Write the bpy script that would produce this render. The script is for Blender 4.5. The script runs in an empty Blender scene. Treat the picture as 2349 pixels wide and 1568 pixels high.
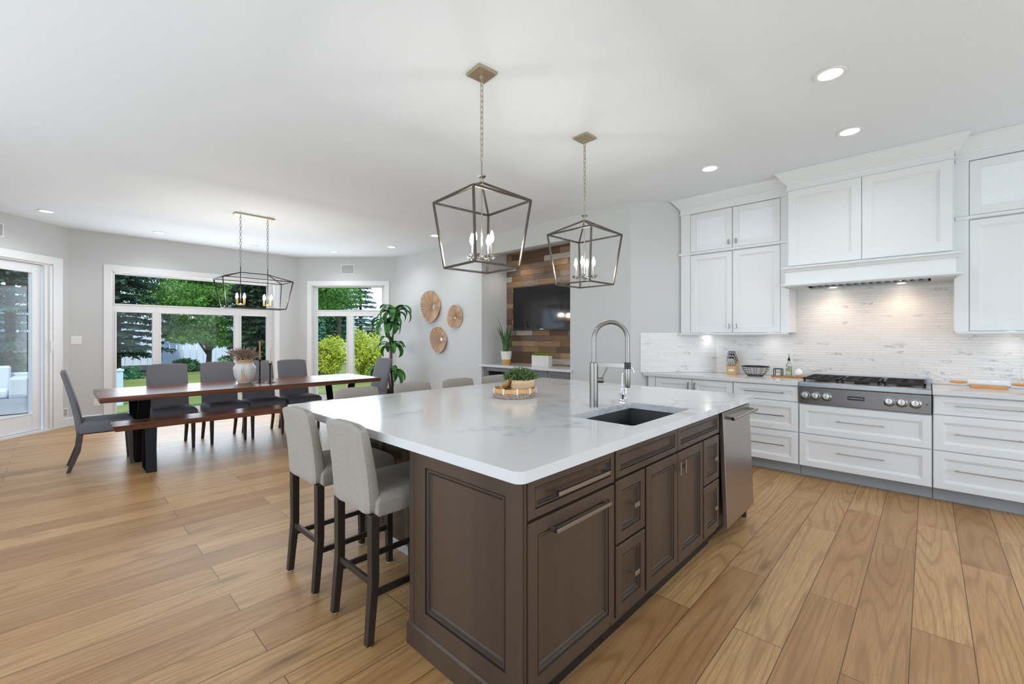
import bpy, bmesh, math, random
from mathutils import Vector, Matrix
random.seed(7)
S = bpy.context.scene
COL = S.collection
PI = math.pi
R = math.radians
# ------------------------------------------------------------------ camera, world, light, exposure
ZC = 3.0                      # ceiling height
CAM_H = 1.35
FX, FY = 0.72296, 0.69089     # view direction in plan
cam_d = bpy.data.cameras.new('camera')
cam = bpy.data.objects.new('camera', cam_d)
COL.objects.link(cam)
cam.location = (0, 0, CAM_H)
cam.rotation_euler = (R(90), 0, math.atan2(FY, FX) - R(90))
cam_d.sensor_fit = 'HORIZONTAL'
cam_d.sensor_width = 36
cam_d.lens = 998.0 / 2349 * 36
cam_d.shift_y = -(784.0 - 773.0) / 2349
cam_d.clip_start = 0.05
cam_d.clip_end = 300
S.camera = cam
S.view_settings.view_transform = 'Standard'
S.view_settings.look = 'None'
S.view_settings.gamma = 1
S.view_settings.use_curve_mapping = False
S.view_settings.exposure = 0.57
try:
    S.cycles.use_denoising = True
    S.cycles.max_bounces = 8
    S.cycles.diffuse_bounces = 4
    S.cycles.glossy_bounces = 3
    S.cycles.transparent_max_bounces = 16
    S.cycles.transmission_bounces = 4
    S.cycles.sample_clamp_indirect = 4
    S.cycles.caustics_reflective = False
    S.cycles.caustics_refractive = False
except Exception:
    pass
W = bpy.data.worlds.new('sky')
S.world = W
W.use_nodes = True
wn = W.node_tree
wn.nodes.clear()
w_out = wn.nodes.new('ShaderNodeOutputWorld')
w_bg = wn.nodes.new('ShaderNodeBackground')
w_tc = wn.nodes.new('ShaderNodeTexCoord')
w_sep = wn.nodes.new('ShaderNodeSeparateXYZ')
w_ramp = wn.nodes.new('ShaderNodeValToRGB')
w_ramp.color_ramp.elements[0].position = 0.0
w_ramp.color_ramp.elements[0].color = (0.66, 0.79, 0.96, 1)
w_ramp.color_ramp.elements[1].position = 0.6
w_ramp.color_ramp.elements[1].color = (0.50, 0.68, 0.95, 1)
wn.links.new(w_tc.outputs['Generated'], w_sep.inputs[0])
wn.links.new(w_sep.outputs['Z'], w_ramp.inputs[0])
wn.links.new(w_ramp.outputs[0], w_bg.inputs[0])
wn.links.new(w_bg.outputs[0], w_out.inputs[0])
w_bg.inputs[1].default_value = 1.5
def lamp(kind, name, loc, energy, color=(1, 1, 1), rot=(0, 0, 0), parent=None, **kw):
    d = bpy.data.lights.new(name, kind)
    d.energy = energy
    d.color = color
    for k, v in kw.items():
        setattr(d, k, v)
    o = bpy.data.objects.new(name, d)
    COL.objects.link(o)
    o.location = loc
    o.rotation_euler = rot
    if parent: o.parent = parent
    return o
lamp('SUN', 'sun', (0, 0, 20), 2.6, (1.0, 0.95, 0.86), (R(38), 0, R(-25)), angle=R(2))
# daylight arriving through the glazed openings behind the camera and at the dining end
DAY = (0.79, 0.89, 1.0)
lamp('AREA', 'daylight_rear', (1.8, -3.35, 1.5), 80, DAY, (R(120), 0, 0), shape='RECTANGLE', size=6.0, size_y=2.3)
lamp('AREA', 'daylight_left', (-1.8, 2.6, 1.4), 66, DAY, (R(122), 0, R(-90)), shape='RECTANGLE', size=6.0, size_y=2.3)
lamp('AREA', 'daylight_big_window', (1.8, 9.35, 1.3), 38, DAY, (R(96), 0, R(180)), shape='RECTANGLE', size=2.3, size_y=2.2)
lamp('AREA', 'daylight_small_window', (4.08, 8.62, 1.3), 18, DAY, (R(93), 0, R(180) - math.atan2(0.72296, 0.69089)), shape='RECTANGLE', size=1.4, size_y=2.2)

# ------------------------------------------------------------------ mesh helpers
OFF = {}
def tag(o, label=None, cat=None, group=None, kind=None):
    if label: o['label'] = label
    if cat: o['category'] = cat
    if group: o['group'] = group
    if kind: o['kind'] = kind
    return o
def thing(name, loc, label, cat, group=None, kind=None):
    o = bpy.data.objects.new(name, None)
    o.empty_display_size = 0.05
    COL.objects.link(o)
    o.location = loc
    OFF[o] = Vector(loc)
    return tag(o, label, cat, group, kind)
class MB:
    def __init__(s):
        s.v = []; s.f = []; s.m = []; s.mi = 0
    def mat(s, i): s.mi = i; return s
    def face(s, *idx): s.f.append(tuple(idx)); s.m.append(s.mi)
    def poly(s, pts):
        b = len(s.v); s.v += [tuple(p) for p in pts]; s.face(*range(b, b + len(pts))); return s
    def obox(s, o, u, v, w):
        o, u, v, w = map(Vector, (o, u, v, w))
        if u.cross(v).dot(w) < 0: u, v = v, u
        b = len(s.v)
        for k in (0, 1):
            for p in (o, o + u, o + u + v, o + v): s.v.append(tuple(p + w * k))
        for q in ((3, 2, 1, 0), (4, 5, 6, 7), (0, 1, 5, 4), (1, 2, 6, 5), (2, 3, 7, 6), (3, 0, 4, 7)): s.face(*[b + i for i in q])
        return s
    def box(s, x0, x1, y0, y1, z0, z1):
        x0, x1 = sorted((x0, x1)); y0, y1 = sorted((y0, y1)); z0, z1 = sorted((z0, z1))
        return s.obox((x0, y0, z0), (x1 - x0, 0, 0), (0, y1 - y0, 0), (0, 0, z1 - z0))
    def prism(s, pts, z0, z1):
        n = len(pts)
        a = sum(pts[i][0] * pts[(i + 1) % n][1] - pts[(i + 1) % n][0] * pts[i][1] for i in range(n))
        if a < 0: pts = pts[::-1]
        b = len(s.v)
        s.v += [(p[0], p[1], z0) for p in pts] + [(p[0], p[1], z1) for p in pts]
        s.face(*[b + i for i in range(n)][::-1]); s.face(*[b + n + i for i in range(n)])
        for i in range(n): s.face(b + i, b + (i + 1) % n, b + n + (i + 1) % n, b + n + i)
        return s
    def loft(s, rings, cap0=True, cap1=True, close=True):
        b = len(s.v); n = len(rings[0])
        for r in rings: s.v += [tuple(p) for p in r]
        for k in range(len(rings) - 1):
            for i in range(n if close else n - 1):
                j = (i + 1) % n
                s.face(b + k * n + i, b + k * n + j, b + (k + 1) * n + j, b + (k + 1) * n + i)
        if cap0: s.face(*[b + i for i in range(n)][::-1])
        if cap1: s.face(*[b + (len(rings) - 1) * n + i for i in range(n)])
        return s
    def tube(s, pts, r, n=8, closed=False):
        pts = [Vector(p) for p in pts]; m = len(pts); rings = []; prev = None
        for i, p in enumerate(pts):
            if closed: t = pts[(i + 1) % m] - pts[i - 1]
            else: t = pts[min(i + 1, m - 1)] - pts[max(i - 1, 0)]
            t.normalize()
            a = prev if prev is not None else (Vector((0, 0, 1)) if abs(t.z) < .9 else Vector((1, 0, 0)))
            a = (a - t * a.dot(t)); a.normalize(); prev = a
            c = t.cross(a); rr = r[i] if isinstance(r, (list, tuple)) else r
            rings.append([p + (a * math.cos(2 * PI * k / n) + c * math.sin(2 * PI * k / n)) * rr for k in range(n)])
        if closed: rings.append(rings[0]); s.loft(rings, False, False)
        else: s.loft(rings)
        return s
    def bar(s, a, b, w, h=None, up=(0, 0, 1)):
        h = h or w; a, b = Vector(a), Vector(b); t = (b - a).normalized(); up = Vector(up)
        if abs(t.dot(up)) > .98: up = Vector((1, 0, 0))
        x = t.cross(up).normalized(); y = x.cross(t).normalized()
        q = [x * w / 2 + y * h / 2, x * -w / 2 + y * h / 2, x * -w / 2 - y * h / 2, x * w / 2 - y * h / 2]
        return s.loft([[a + k for k in q], [b + k for k in q]])
    def lathe(s, prof, c=(0, 0, 0), n=24, cap0=True, cap1=True, axis=None, phase=0.0):
        c = Vector(c); ax = Vector(axis).normalized() if axis else Vector((0, 0, 1))
        if axis:
            a = ax.orthogonal().normalized(); b = ax.cross(a)
        else: a, b = Vector((1, 0, 0)), Vector((0, 1, 0))
        rings = [[c + (a * math.cos(2 * PI * k / n + phase) + b * math.sin(2 * PI * k / n + phase)) * max(r, 1e-4) + ax * z for k in range(n)] for r, z in prof]
        return s.loft(rings, cap0, cap1)
    def sweep(s, path, prof, left=True, closed=False):
        # path in plan, profile = (outward offset, z); mitred corners
        P = [Vector((p[0], p[1])) for p in path]; n = len(P); rings = []
        for i in range(n):
            ds = []
            if i > 0 or closed: ds.append((P[i] - P[i - 1]).normalized())
            if i < n - 1 or closed: ds.append((P[(i + 1) % n] - P[i]).normalized())
            ns = [Vector((-d.y, d.x)) * (1 if left else -1) for d in ds]
            m = ns[0] if len(ns) == 1 else (ns[0] + ns[1]) / max(.2, 1 + ns[0].dot(ns[1]))
            rings.append([(P[i].x + m.x * o, P[i].y + m.y * o, z) for o, z in prof])
        if closed: rings.append(rings[0])
        return s.loft(rings, not closed, not closed)
    def sphere(s, c, r, n=12, sc=(1, 1, 1)):
        c = Vector(c)
        prof = [(math.sin(PI * k / (n // 2)), -math.cos(PI * k / (n // 2))) for k in range(n // 2 + 1)]
        return s.loft([[c + Vector((math.cos(2 * PI * j / n) * a * r * sc[0], math.sin(2 * PI * j / n) * a * r * sc[1], z * r * sc[2])) for j in range(n)] for a, z in [(max(a, .01), z) for a, z in prof]])
    def panel(s, o, u, n, w, h, t=.02, fr=.055, flat=False, prof=None, groove=()):
        # raised frame and recessed centre panel; o = lower corner on the carcass, u along, n outward
        o, u, n = Vector(o), Vector(u).normalized(), Vector(n).normalized(); z = Vector((0, 0, 1))
        fr = min(fr, w * .3, h * .3)
        if flat: pr = [(0, 0), (0, t - .002), (.002, t)]
        else: pr = prof or [(0, 0), (0, t - .003), (.003, t), (fr, t), (fr + .0015, t - .004), (fr + .008, t - .0045), (fr + .0095, t - .008), (fr + .016, t - .009), (fr + .018, t - .013)]
        rings = [[o + u * a + z * a + n * d, o + u * (w - a) + z * a + n * d, o + u * (w - a) + z * (h - a) + n * d, o + u * a + z * (h - a) + n * d] for a, d in pr]
        if u.cross(z).dot(n) < 0: rings = [r[::-1] for r in rings]
        k0 = len(s.m); s.loft(rings)
        for k in groove:
            for i in range(4): s.m[k0 + 4 * k + i] = 1
        return s
    def build(s, name, mats, parent=None, bevel=None, smooth=False, subsurf=0, ang=35):
        off = OFF.get(parent, Vector((0, 0, 0))) if parent else Vector((0, 0, 0))
        me = bpy.data.meshes.new(name)
        me.from_pydata([(x - off.x, y - off.y, z - off.z) for x, y, z in s.v], [], s.f)
        if not isinstance(mats, (list, tuple)): mats = [mats]
        for m in mats: me.materials.append(m)
        if len(mats) > 1: me.polygons.foreach_set('material_index', s.m)
        bm = bmesh.new(); bm.from_mesh(me)
        if len(s.v) < 20000: bmesh.ops.recalc_face_normals(bm, faces=bm.faces)
        bm.to_mesh(me); bm.free(); me.update()
        if smooth or bevel:
            me.shade_smooth(); me.set_sharp_from_angle(angle=R(ang))
        o = bpy.data.objects.new(name, me); COL.objects.link(o)
        if parent: o.parent = parent; OFF[o] = off
        if bevel:
            b = o.modifiers.new('bevel', 'BEVEL'); b.width, b.segments = bevel; b.limit_method = 'ANGLE'; b.angle_limit = R(30); b.harden_normals = True
        if subsurf:
            q = o.modifiers.new('sub', 'SUBSURF'); q.levels = q.render_levels = subsurf
        return o
def copy_tree(o, loc, rz, label=None, group=None):
    r = o.copy(); COL.objects.link(r); r.location = loc; r.rotation_euler = (0, 0, rz)
    if label: r['label'] = label
    if group: r['group'] = group
    for ch in o.children:
        c = ch.copy(); COL.objects.link(c); c.parent = r
        for g in ch.children:
            d = g.copy(); COL.objects.link(d); d.parent = c
    return r

# ------------------------------------------------------------------ materials
def srgb(r, g, b):
    f = lambda c: (c / 255 / 12.92) if c / 255 <= .04045 else ((c / 255 + .055) / 1.055) ** 2.4
    return (f(r), f(g), f(b), 1)
class NT:
    def __init__(s, name):
        s.m = bpy.data.materials.new(name); s.m.use_nodes = True; s.t = s.m.node_tree; s.t.nodes.clear()
        s.out = s.n('ShaderNodeOutputMaterial'); s.b = s.n('ShaderNodeBsdfPrincipled'); s.l(s.b.outputs[0], s.out.inputs[0])
    def n(s, t, **k):
        x = s.t.nodes.new(t)
        for a, b in k.items(): setattr(x, a, b)
        return x
    def l(s, a, b): s.t.links.new(a, b)
    def pos(s, scale=(1, 1, 1), rot=(0, 0, 0), loc=(0, 0, 0), src='obj'):
        mp = s.n('ShaderNodeMapping'); mp.inputs['Scale'].default_value = scale; mp.inputs['Rotation'].default_value = rot; mp.inputs['Location'].default_value = loc
        if src == 'obj': s.l(s.n('ShaderNodeTexCoord').outputs['Object'], mp.inputs[0])
        else: s.l(s.n('ShaderNodeNewGeometry').outputs['Position'], mp.inputs[0])
        return mp.outputs[0]
    def noise(s, vec, sc, det=3, rough=.5, dist=0):
        x = s.n('ShaderNodeTexNoise'); s.l(vec, x.inputs['Vector']); x.inputs['Scale'].default_value = sc; x.inputs['Detail'].default_value = det; x.inputs['Roughness'].default_value = rough; x.inputs['Distortion'].default_value = dist
        return x.outputs['Fac']
    def ramp(s, fac, stops, interp='LINEAR'):
        x = s.n('ShaderNodeValToRGB'); x.color_ramp.interpolation = interp; e = x.color_ramp.elements
        while len(e) < len(stops): e.new(.5)
        for i, (p, c) in enumerate(stops): e[i].position = p; e[i].color = c if len(c) == 4 else (*c, 1)
        s.l(fac, x.inputs[0]); return x.outputs[0]
    def mix(s, fac, a, b, mode='MIX'):
        x = s.n('ShaderNodeMix', data_type='RGBA', blend_type=mode)
        for sock, v in ((x.inputs[0], fac), (x.inputs[6], a), (x.inputs[7], b)):
            if hasattr(v, 'node'): s.l(v, sock)
            else: sock.default_value = v
        return x.outputs[2]
    def math(s, op, a, b=0.0):
        x = s.n('ShaderNodeMath', operation=op)
        for sock, v in ((x.inputs[0], a), (x.inputs[1], b)):
            if hasattr(v, 'node'): s.l(v, sock)
            else: sock.default_value = v
        return x.outputs[0]
    def bump(s, h, strength=.2, dist=.01):
        x = s.n('ShaderNodeBump'); x.inputs['Strength'].default_value = strength; x.inputs['Distance'].default_value = dist
        s.l(h, x.inputs['Height']); s.l(x.outputs[0], s.b.inputs['Normal'])
    def set(s, col=None, rough=None, metal=None, spec=None, **k):
        for nm, v in (('Base Color', col), ('Roughness', rough), ('Metallic', metal), ('Specular IOR Level', spec)):
            if v is None: continue
            if hasattr(v, 'node'): s.l(v, s.b.inputs[nm])
            else: s.b.inputs[nm].default_value = v
        for kk, v in k.items(): s.b.inputs[kk].default_value = v
        return s.m
M = {}
def simple(name, col, rough=.5, metal=0, spec=.5, var=0.0, vsc=20, bump=0.0, bsc=200, stretch=(1, 1, 1)):
    t = NT(name); c = col
    v = t.pos(stretch)
    if var:
        n = t.noise(v, vsc, 4)
        a = tuple(max(0, x * (1 - var)) for x in col[:3]) + (1,); b = tuple(min(1, x * (1 + var)) for x in col[:3]) + (1,)
        c = t.ramp(n, [(.3, a), (.7, b)])
    if bump: t.bump(t.noise(v, bsc, 3), bump, .002)
    M[name] = t.set(c, rough, metal, spec); return M[name]
simple('wall_paint', srgb(203, 203, 203), .6, bump=.05, bsc=120, spec=.3)
simple('trim_paint', srgb(232, 231, 232), .35, spec=.4)
simple('cabinet_white', srgb(226, 228, 230), .38, spec=.45)
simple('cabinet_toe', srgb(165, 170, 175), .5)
simple('cabinet_grey', srgb(122, 124, 130), .4)
simple('plate_white', srgb(235, 235, 235), .35)
simple('black_steel', srgb(24, 25, 28), .38, .6, var=.1)
simple('chair_grey', srgb(114, 113, 119), .75, spec=.2, var=.06, vsc=60, bump=.25, bsc=500)
simple('espresso_wood', srgb(44, 35, 30), .4, var=.25, vsc=12, stretch=(6, 6, 1))
simple('chair_leg_wood', srgb(66, 56, 50), .45, var=.2, vsc=12, stretch=(6, 6, 1))
simple('brushed_nickel', srgb(176, 172, 166), .3, 1)
simple('chrome', srgb(215, 215, 218), .08, 1)
simple('faucet_steel', srgb(142, 138, 133), .32, 1)
simple('cage_bronze', srgb(92, 84, 76), .35, .85, var=.15, vsc=30)
simple('cage_black', srgb(52, 46, 42), .4, .7)
simple('champagne', srgb(190, 176, 150), .35, .8, var=.1, vsc=60)
simple('gold', srgb(196, 150, 84), .3, .9)
simple('black_plastic', srgb(20, 20, 22), .35)
simple('sink_black', srgb(34, 34, 36), .55, var=.15, vsc=300)
simple('cast_iron', srgb(38, 34, 33), .5, .3)
simple('ceramic_white', srgb(226, 222, 216), .4, var=.03)
simple('white_wax', srgb(222, 212, 200), .5)
simple('amber_wax', srgb(176, 132, 62), .5)
simple('block_wood', srgb(214, 172, 122), .45, var=.1, vsc=8, stretch=(1, 1, 8))
simple('board_wood', srgb(176, 126, 72), .45, var=.2, vsc=8, stretch=(1, 6, 1))
simple('handle_wood', srgb(204, 150, 88), .4, var=.12, vsc=10)
simple('bamboo', srgb(222, 188, 146), .42, var=.14, vsc=5, stretch=(1, 1, 30))
simple('rattan', srgb(214, 166, 112), .5, var=.15, vsc=40)
simple('white_rattan', srgb(226, 216, 202), .6, var=.1, vsc=40)
simple('cork', srgb(196, 148, 92), .8, var=.3, vsc=160)
simple('soil', srgb(50, 38, 30), .9, var=.3, vsc=60)
simple('patio', srgb(150, 148, 146), .8, var=.12, vsc=30)
simple('sofa_white', srgb(150, 160, 172), .7)
simple('sofa_cushion', srgb(172, 182, 196), .8)
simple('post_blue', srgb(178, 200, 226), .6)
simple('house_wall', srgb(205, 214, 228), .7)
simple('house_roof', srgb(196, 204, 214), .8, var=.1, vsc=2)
simple('bark', srgb(84, 72, 62), .9, var=.3, vsc=8, bump=.6, bsc=20)
simple('candle_holder_black', srgb(18, 18, 22), .2)
simple('red_brown_bead', srgb(196, 160, 126), .6, var=.3, vsc=90)
simple('speaker_grille', srgb(176, 176, 176), .6)

def glassmat(name, tint=(1, 1, 1, 1), gloss=.08, rough=.02):
    t = NT(name); tr = t.n('ShaderNodeBsdfTransparent'); gl = t.n('ShaderNodeBsdfGlossy'); mx = t.n('ShaderNodeMixShader')
    tr.inputs[0].default_value = tint; gl.inputs['Roughness'].default_value = rough
    fr = t.n('ShaderNodeFresnel'); fr.inputs[0].default_value = 1.45
    f = t.math('ADD', fr.outputs[0], gloss); f = t.math('MULTIPLY', f, .8 if gloss else .25)
    t.l(f, mx.inputs[0]); t.l(tr.outputs[0], mx.inputs[1]); t.l(gl.outputs[0], mx.inputs[2]); t.l(mx.outputs[0], t.out.inputs[0])
    M[name] = t.m
glassmat('window_glass', (.97, .985, .98, 1), 0.0)
glassmat('crystal', (.92, .92, .92, 1), .25, .05)
glassmat('bottle_glass', (.90, .94, .92, 1), .08)
simple('oil', srgb(176, 184, 112), .2)
def emit(name, col, st):
    t = NT(name); e = t.n('ShaderNodeEmission'); e.inputs[0].default_value = col; e.inputs[1].default_value = st
    t.l(e.outputs[0], t.out.inputs[0]); M[name] = t.m
emit('lamp_white', (1, .98, .95, 1), 6)
emit('bulb_warm', (1, .86, .66, 1), 40)
emit('puck_warm', (1, .88, .7, 1), 8)

def m_ceiling():
    t = NT('ceiling_paint'); v = t.pos(src='geo')
    t.bump(t.noise(v, 90, 4, .6), .35, .004); M['ceiling_paint'] = t.set(srgb(234, 238, 243), .8, spec=.2)
m_ceiling()
def m_floor():
    t = NT('oak_planks'); g = t.n('ShaderNodeNewGeometry').outputs['Position']
    mp = t.n('ShaderNodeMapping'); t.l(g, mp.inputs[0]); mp.inputs['Location'].default_value = (0.35, -0.055, 0)
    br = t.n('ShaderNodeTexBrick'); t.l(mp.outputs[0], br.inputs['Vector'])
    br.offset = .37; br.offset_frequency = 2; br.squash = 1
    for k, v in (('Scale', 1), ('Mortar Size', .0019), ('Mortar Smooth', .1), ('Bias', 0), ('Brick Width', 1.55), ('Row Height', .2)): br.inputs[k].default_value = v
    br.inputs['Color1'].default_value = (0, 0, 0, 1); br.inputs['Color2'].default_value = (1, 1, 1, 1); br.inputs['Mortar'].default_value = (.5, .5, .5, 1)
    rnd = br.outputs['Color']; mor = br.outputs['Fac']
    sx = t.n('ShaderNodeSeparateXYZ'); t.l(g, sx.inputs[0])
    cb = t.n('ShaderNodeCombineXYZ')
    t.l(t.math('ADD', t.math('MULTIPLY', sx.outputs[0], 1.0), t.math('MULTIPLY', rnd, 37.0)), cb.inputs[0]); t.l(sx.outputs[1], cb.inputs[1]); t.l(t.math('MULTIPLY', rnd, 23.0), cb.inputs[2])
    def strv(s):
        m_ = t.n('ShaderNodeMapping'); t.l(cb.outputs[0], m_.inputs[0]); m_.inputs['Scale'].default_value = s; return m_.outputs[0]
    # cathedral grain: distance field bands
    big = t.noise(strv((.22, 3.2, 1)), 1.4, 1.5, .4, .1)
    rings = t.math('SINE', t.math('MULTIPLY', big, 105.0))
    rings = t.math('MULTIPLY', t.math('ADD', rings, 1.0), .5)
    fine = t.noise(strv((2.5, 70, 1)), 3.0, 4, .65)
    blot = t.noise(strv((.8, 3.5, 1)), 1.3, 3, .6)
    base = t.ramp(rnd, [(0, srgb(156, 112, 68)), (.3, srgb(174, 130, 81)), (.6, srgb(188, 146, 96)), (.85, srgb(194, 153, 103)), (1, srgb(178, 133, 82))])
    c = t.mix(t.math('MULTIPLY', t.ramp(blot, [(.3, (0, 0, 0)), (.75, (1, 1, 1))]), .4), base, srgb(216, 178, 128))
    c = t.mix(t.math('MULTIPLY', t.ramp(rings, [(.0, (0, 0, 0)), (.75, (.15, .15, .15)), (1, (1, 1, 1))]), .40), c, srgb(122, 80, 44))
    c = t.mix(t.math('MULTIPLY', t.ramp(fine, [(.38, (1, 1, 1)), (.62, (0, 0, 0))]), .45), c, srgb(134, 92, 54))
    vo = t.n('ShaderNodeTexVoronoi'); t.l(strv((.9, 3.6, 1)), vo.inputs['Vector']); vo.inputs['Scale'].default_value = 1.0; vo.inputs['Randomness'].default_value = 1.0
    knot = t.math('MULTIPLY', t.ramp(vo.outputs['Distance'], [(.0, (1, 1, 1)), (.05, (.7, .7, .7)), (.12, (.12, .12, .12)), (.22, (0, 0, 0))]), .75)
    c = t.mix(knot, c, srgb(84, 56, 34))
    c = t.mix(t.math('MULTIPLY', mor, .85), c, srgb(52, 36, 24))
    rg = t.math('ADD', t.math('MULTIPLY', fine, .15), .30)
    h = t.math('SUBTRACT', t.math('MULTIPLY', fine, .25), mor)
    t.bump(h, .35, .0025)
    M['oak_planks'] = t.set(c, rg, spec=.5)
m_floor()
def m_wood(name, dark, mid, light, grain_axis, sc=1.0, rough=.35, contrast=.6):
    t = NT(name); s = [14 * sc] * 3; s[grain_axis] = 1.0 * sc
    v = t.pos(tuple(s)); v2 = t.pos(tuple(x * 5 for x in s))
    a = t.noise(v, 1, 3, .55, .8); b = t.noise(v2, 1, 4, .6)
    c = t.ramp(a, [(.3, dark), (.5, mid), (.7, light)])
    c = t.mix(t.math('MULTIPLY', t.ramp(b, [(.4, (1, 1, 1)), (.6, (0, 0, 0))]), .3 * contrast), c, dark)
    t.bump(b, .05, .002)
    M[name] = t.set(c, rough)
m_wood('walnut_top', srgb(58, 32, 25), srgb(104, 64, 50), srgb(142, 94, 72), 0, .55, .28)
m_wood('island_wood', srgb(60, 46, 36), srgb(71, 55, 43), srgb(82, 64, 50), 2, .25, .38, .35)
simple('dark_groove', srgb(28, 20, 15), .5)  # darker brown for the groove faces of the island panels
def m_marble(name, vein, base, sc=1.0, thr=.018, src='geo', rough=.12):
    t = NT(name); v = t.pos((sc, sc, sc), src=src)
    d = t.noise(v, 1.3, 5, .6); d2 = t.noise(t.pos((sc, sc, sc), loc=(3.1, 7.7, 1.3), src=src), 1.1, 6, .65)
    mxv = t.n('ShaderNodeMix', data_type='RGBA'); mxv.inputs[0].default_value = .25
    t.l(v, mxv.inputs[6])
    nn = t.n('ShaderNodeTexNoise'); t.l(v, nn.inputs['Vector']); nn.inputs['Scale'].default_value = 2.2; nn.inputs['Detail'].default_value = 6
    t.l(nn.outputs['Color'], mxv.inputs[7])
    a = t.noise(mxv.outputs[2], 1.5, 4, .55, .4)
    e = t.math('ABSOLUTE', t.math('SUBTRACT', a, .5))
    vv = t.ramp(e, [(0, (1, 1, 1)), (thr, (.35, .35, .35)), (thr * 3, (0, 0, 0))])
    msk = t.ramp(d2, [(.51, (0, 0, 0)), (.64, (1, 1, 1))])
    f = t.math('MULTIPLY', t.math('MULTIPLY', vv, msk), .5)
    c = t.mix(t.math('MULTIPLY', t.ramp(d, [(.4, (0, 0, 0)), (.75, (1, 1, 1))]), .18), base, srgb(206, 207, 210))
    c = t.mix(f, c, vein)
    M[name] = t.set(c, rough, spec=.5)
m_marble('quartz', srgb(132, 132, 138), srgb(213, 213, 214), 1.0, .011)
m_marble('pin_marble', srgb(120, 124, 130), srgb(220, 220, 222), 14.0, .06)
def m_tile():
    t = NT('marble_strip_tile'); g = t.n('ShaderNodeNewGeometry').outputs['Position']
    sx = t.n('ShaderNodeSeparateXYZ'); t.l(g, sx.inputs[0]); cb = t.n('ShaderNodeCombineXYZ')
    t.l(t.math('SUBTRACT', sx.outputs[1], sx.outputs[0]), cb.inputs[0]); t.l(sx.outputs[2], cb.inputs[1])
    br = t.n('ShaderNodeTexBrick'); t.l(cb.outputs[0], br.inputs['Vector']); br.offset = .43; br.offset_frequency = 2; br.squash = .75; br.squash_frequency = 3
    for k, v in (('Scale', 1), ('Mortar Size', .0012), ('Mortar Smooth', .2), ('Bias', 0), ('Brick Width', .3), ('Row Height', .0265)): br.inputs[k].default_value = v
    br.inputs['Color1'].default_value = (0, 0, 0, 1); br.inputs['Color2'].default_value = (1, 1, 1, 1); br.inputs['Mortar'].default_value = (.5, .5, .5, 1)
    rnd = br.outputs['Color']
    c2 = t.n('ShaderNodeCombineXYZ'); t.l(t.math('ADD', t.math('SUBTRACT', sx.outputs[1], sx.outputs[2]), 0), c2.inputs[0]); t.l(t.math('MULTIPLY', sx.outputs[2], 2.2), c2.inputs[1]); t.l(t.math('MULTIPLY', rnd, 3.0), c2.inputs[2])
    a = t.noise(c2.outputs[0], 5.0, 5, .6, 1.2)
    e = t.math('ABSOLUTE', t.math('SUBTRACT', a, .5)); vv = t.ramp(e, [(0, (1, 1, 1)), (.02, (.4, .4, .4)), (.05, (0, 0, 0))])
    msk = t.ramp(t.noise(c2.outputs[0], 3.0, 2), [(.55, (0, 0, 0)), (.66, (1, 1, 1))])
    c = t.mix(t.math('MULTIPLY', rnd, .5), srgb(226, 222, 219), srgb(234, 232, 231))
    c = t.mix(t.math('MULTIPLY', t.math('MULTIPLY', vv, msk), .7), c, srgb(140, 134, 132))
    c = t.mix(t.math('MULTIPLY', br.outputs['Fac'], .5), c, srgb(168, 162, 158))
    t.bump(t.math('SUBTRACT', 1.0, br.outputs['Fac']), .3, .0015)
    M['marble_strip_tile'] = t.set(c, .3)
m_tile()
def m_reclaimed():
    t = NT('reclaimed_planks'); g = t.n('ShaderNodeNewGeometry').outputs['Position']
    sx = t.n('ShaderNodeSeparateXYZ'); t.l(g, sx.inputs[0]); cb = t.n('ShaderNodeCombineXYZ')
    t.l(sx.outputs[1], cb.inputs[0]); t.l(sx.outputs[2], cb.inputs[1])
    br = t.n('ShaderNodeTexBrick'); t.l(cb.outputs[0], br.inputs['Vector']); br.offset = .38; br.offset_frequency = 2; br.squash = .7; br.squash_frequency = 3
    for k, v in (('Scale', 1), ('Mortar Size', .002), ('Bias', 0), ('Brick Width', .52), ('Row Height', .092)): br.inputs[k].default_value = v
    br.inputs['Color1'].default_value = (0, 0, 0, 1); br.inputs['Color2'].default_value = (1, 1, 1, 1); br.inputs['Mortar'].default_value = (.5, .5, .5, 1)
    rnd = br.outputs['Color']
    cc = t.ramp(rnd, [(0, srgb(100, 74, 54)), (.18, srgb(132, 98, 70)), (.34, srgb(154, 120, 88)), (.5, srgb(116, 98, 84)), (.64, srgb(174, 140, 104)), (.78, srgb(138, 122, 108)), (.9, srgb(198, 186, 172))], 'CONSTANT')
    v = t.n('ShaderNodeCombineXYZ'); t.l(t.math('MULTIPLY', sx.outputs[1], 3), v.inputs[0]); t.l(t.math('MULTIPLY', sx.outputs[2], 40), v.inputs[1]); t.l(t.math('MULTIPLY', rnd, 20), v.inputs[2])
    n = t.noise(v.outputs[0], 1.5, 5, .65, .5)
    c = t.mix(t.math('MULTIPLY', t.ramp(n, [(.35, (1, 1, 1)), (.6, (0, 0, 0))]), .42), cc, srgb(70, 52, 40))
    c = t.mix(br.outputs['Fac'], c, srgb(30, 22, 18))
    t.bump(t.math('SUBTRACT', t.math('ADD', n, t.math('MULTIPLY', rnd, 1.5)), br.outputs['Fac']), .5, .008)
    M['reclaimed_planks'] = t.set(c, .65)
m_reclaimed()
def m_brushed(name, col, axis, rough=.3):
    t = NT(name); s = [200, 200, 200]; s[axis] = 2
    n = t.noise(t.pos(tuple(s)), 1, 3)
    c = t.mix(t.math('MULTIPLY', n, .25), col, tuple(x * .7 for x in col[:3]) + (1,))
    t.bump(n, .06, .001); M[name] = t.set(c, rough, 1.0)
m_brushed('stainless_h', srgb(160, 163, 168), 1, .28)
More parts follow.
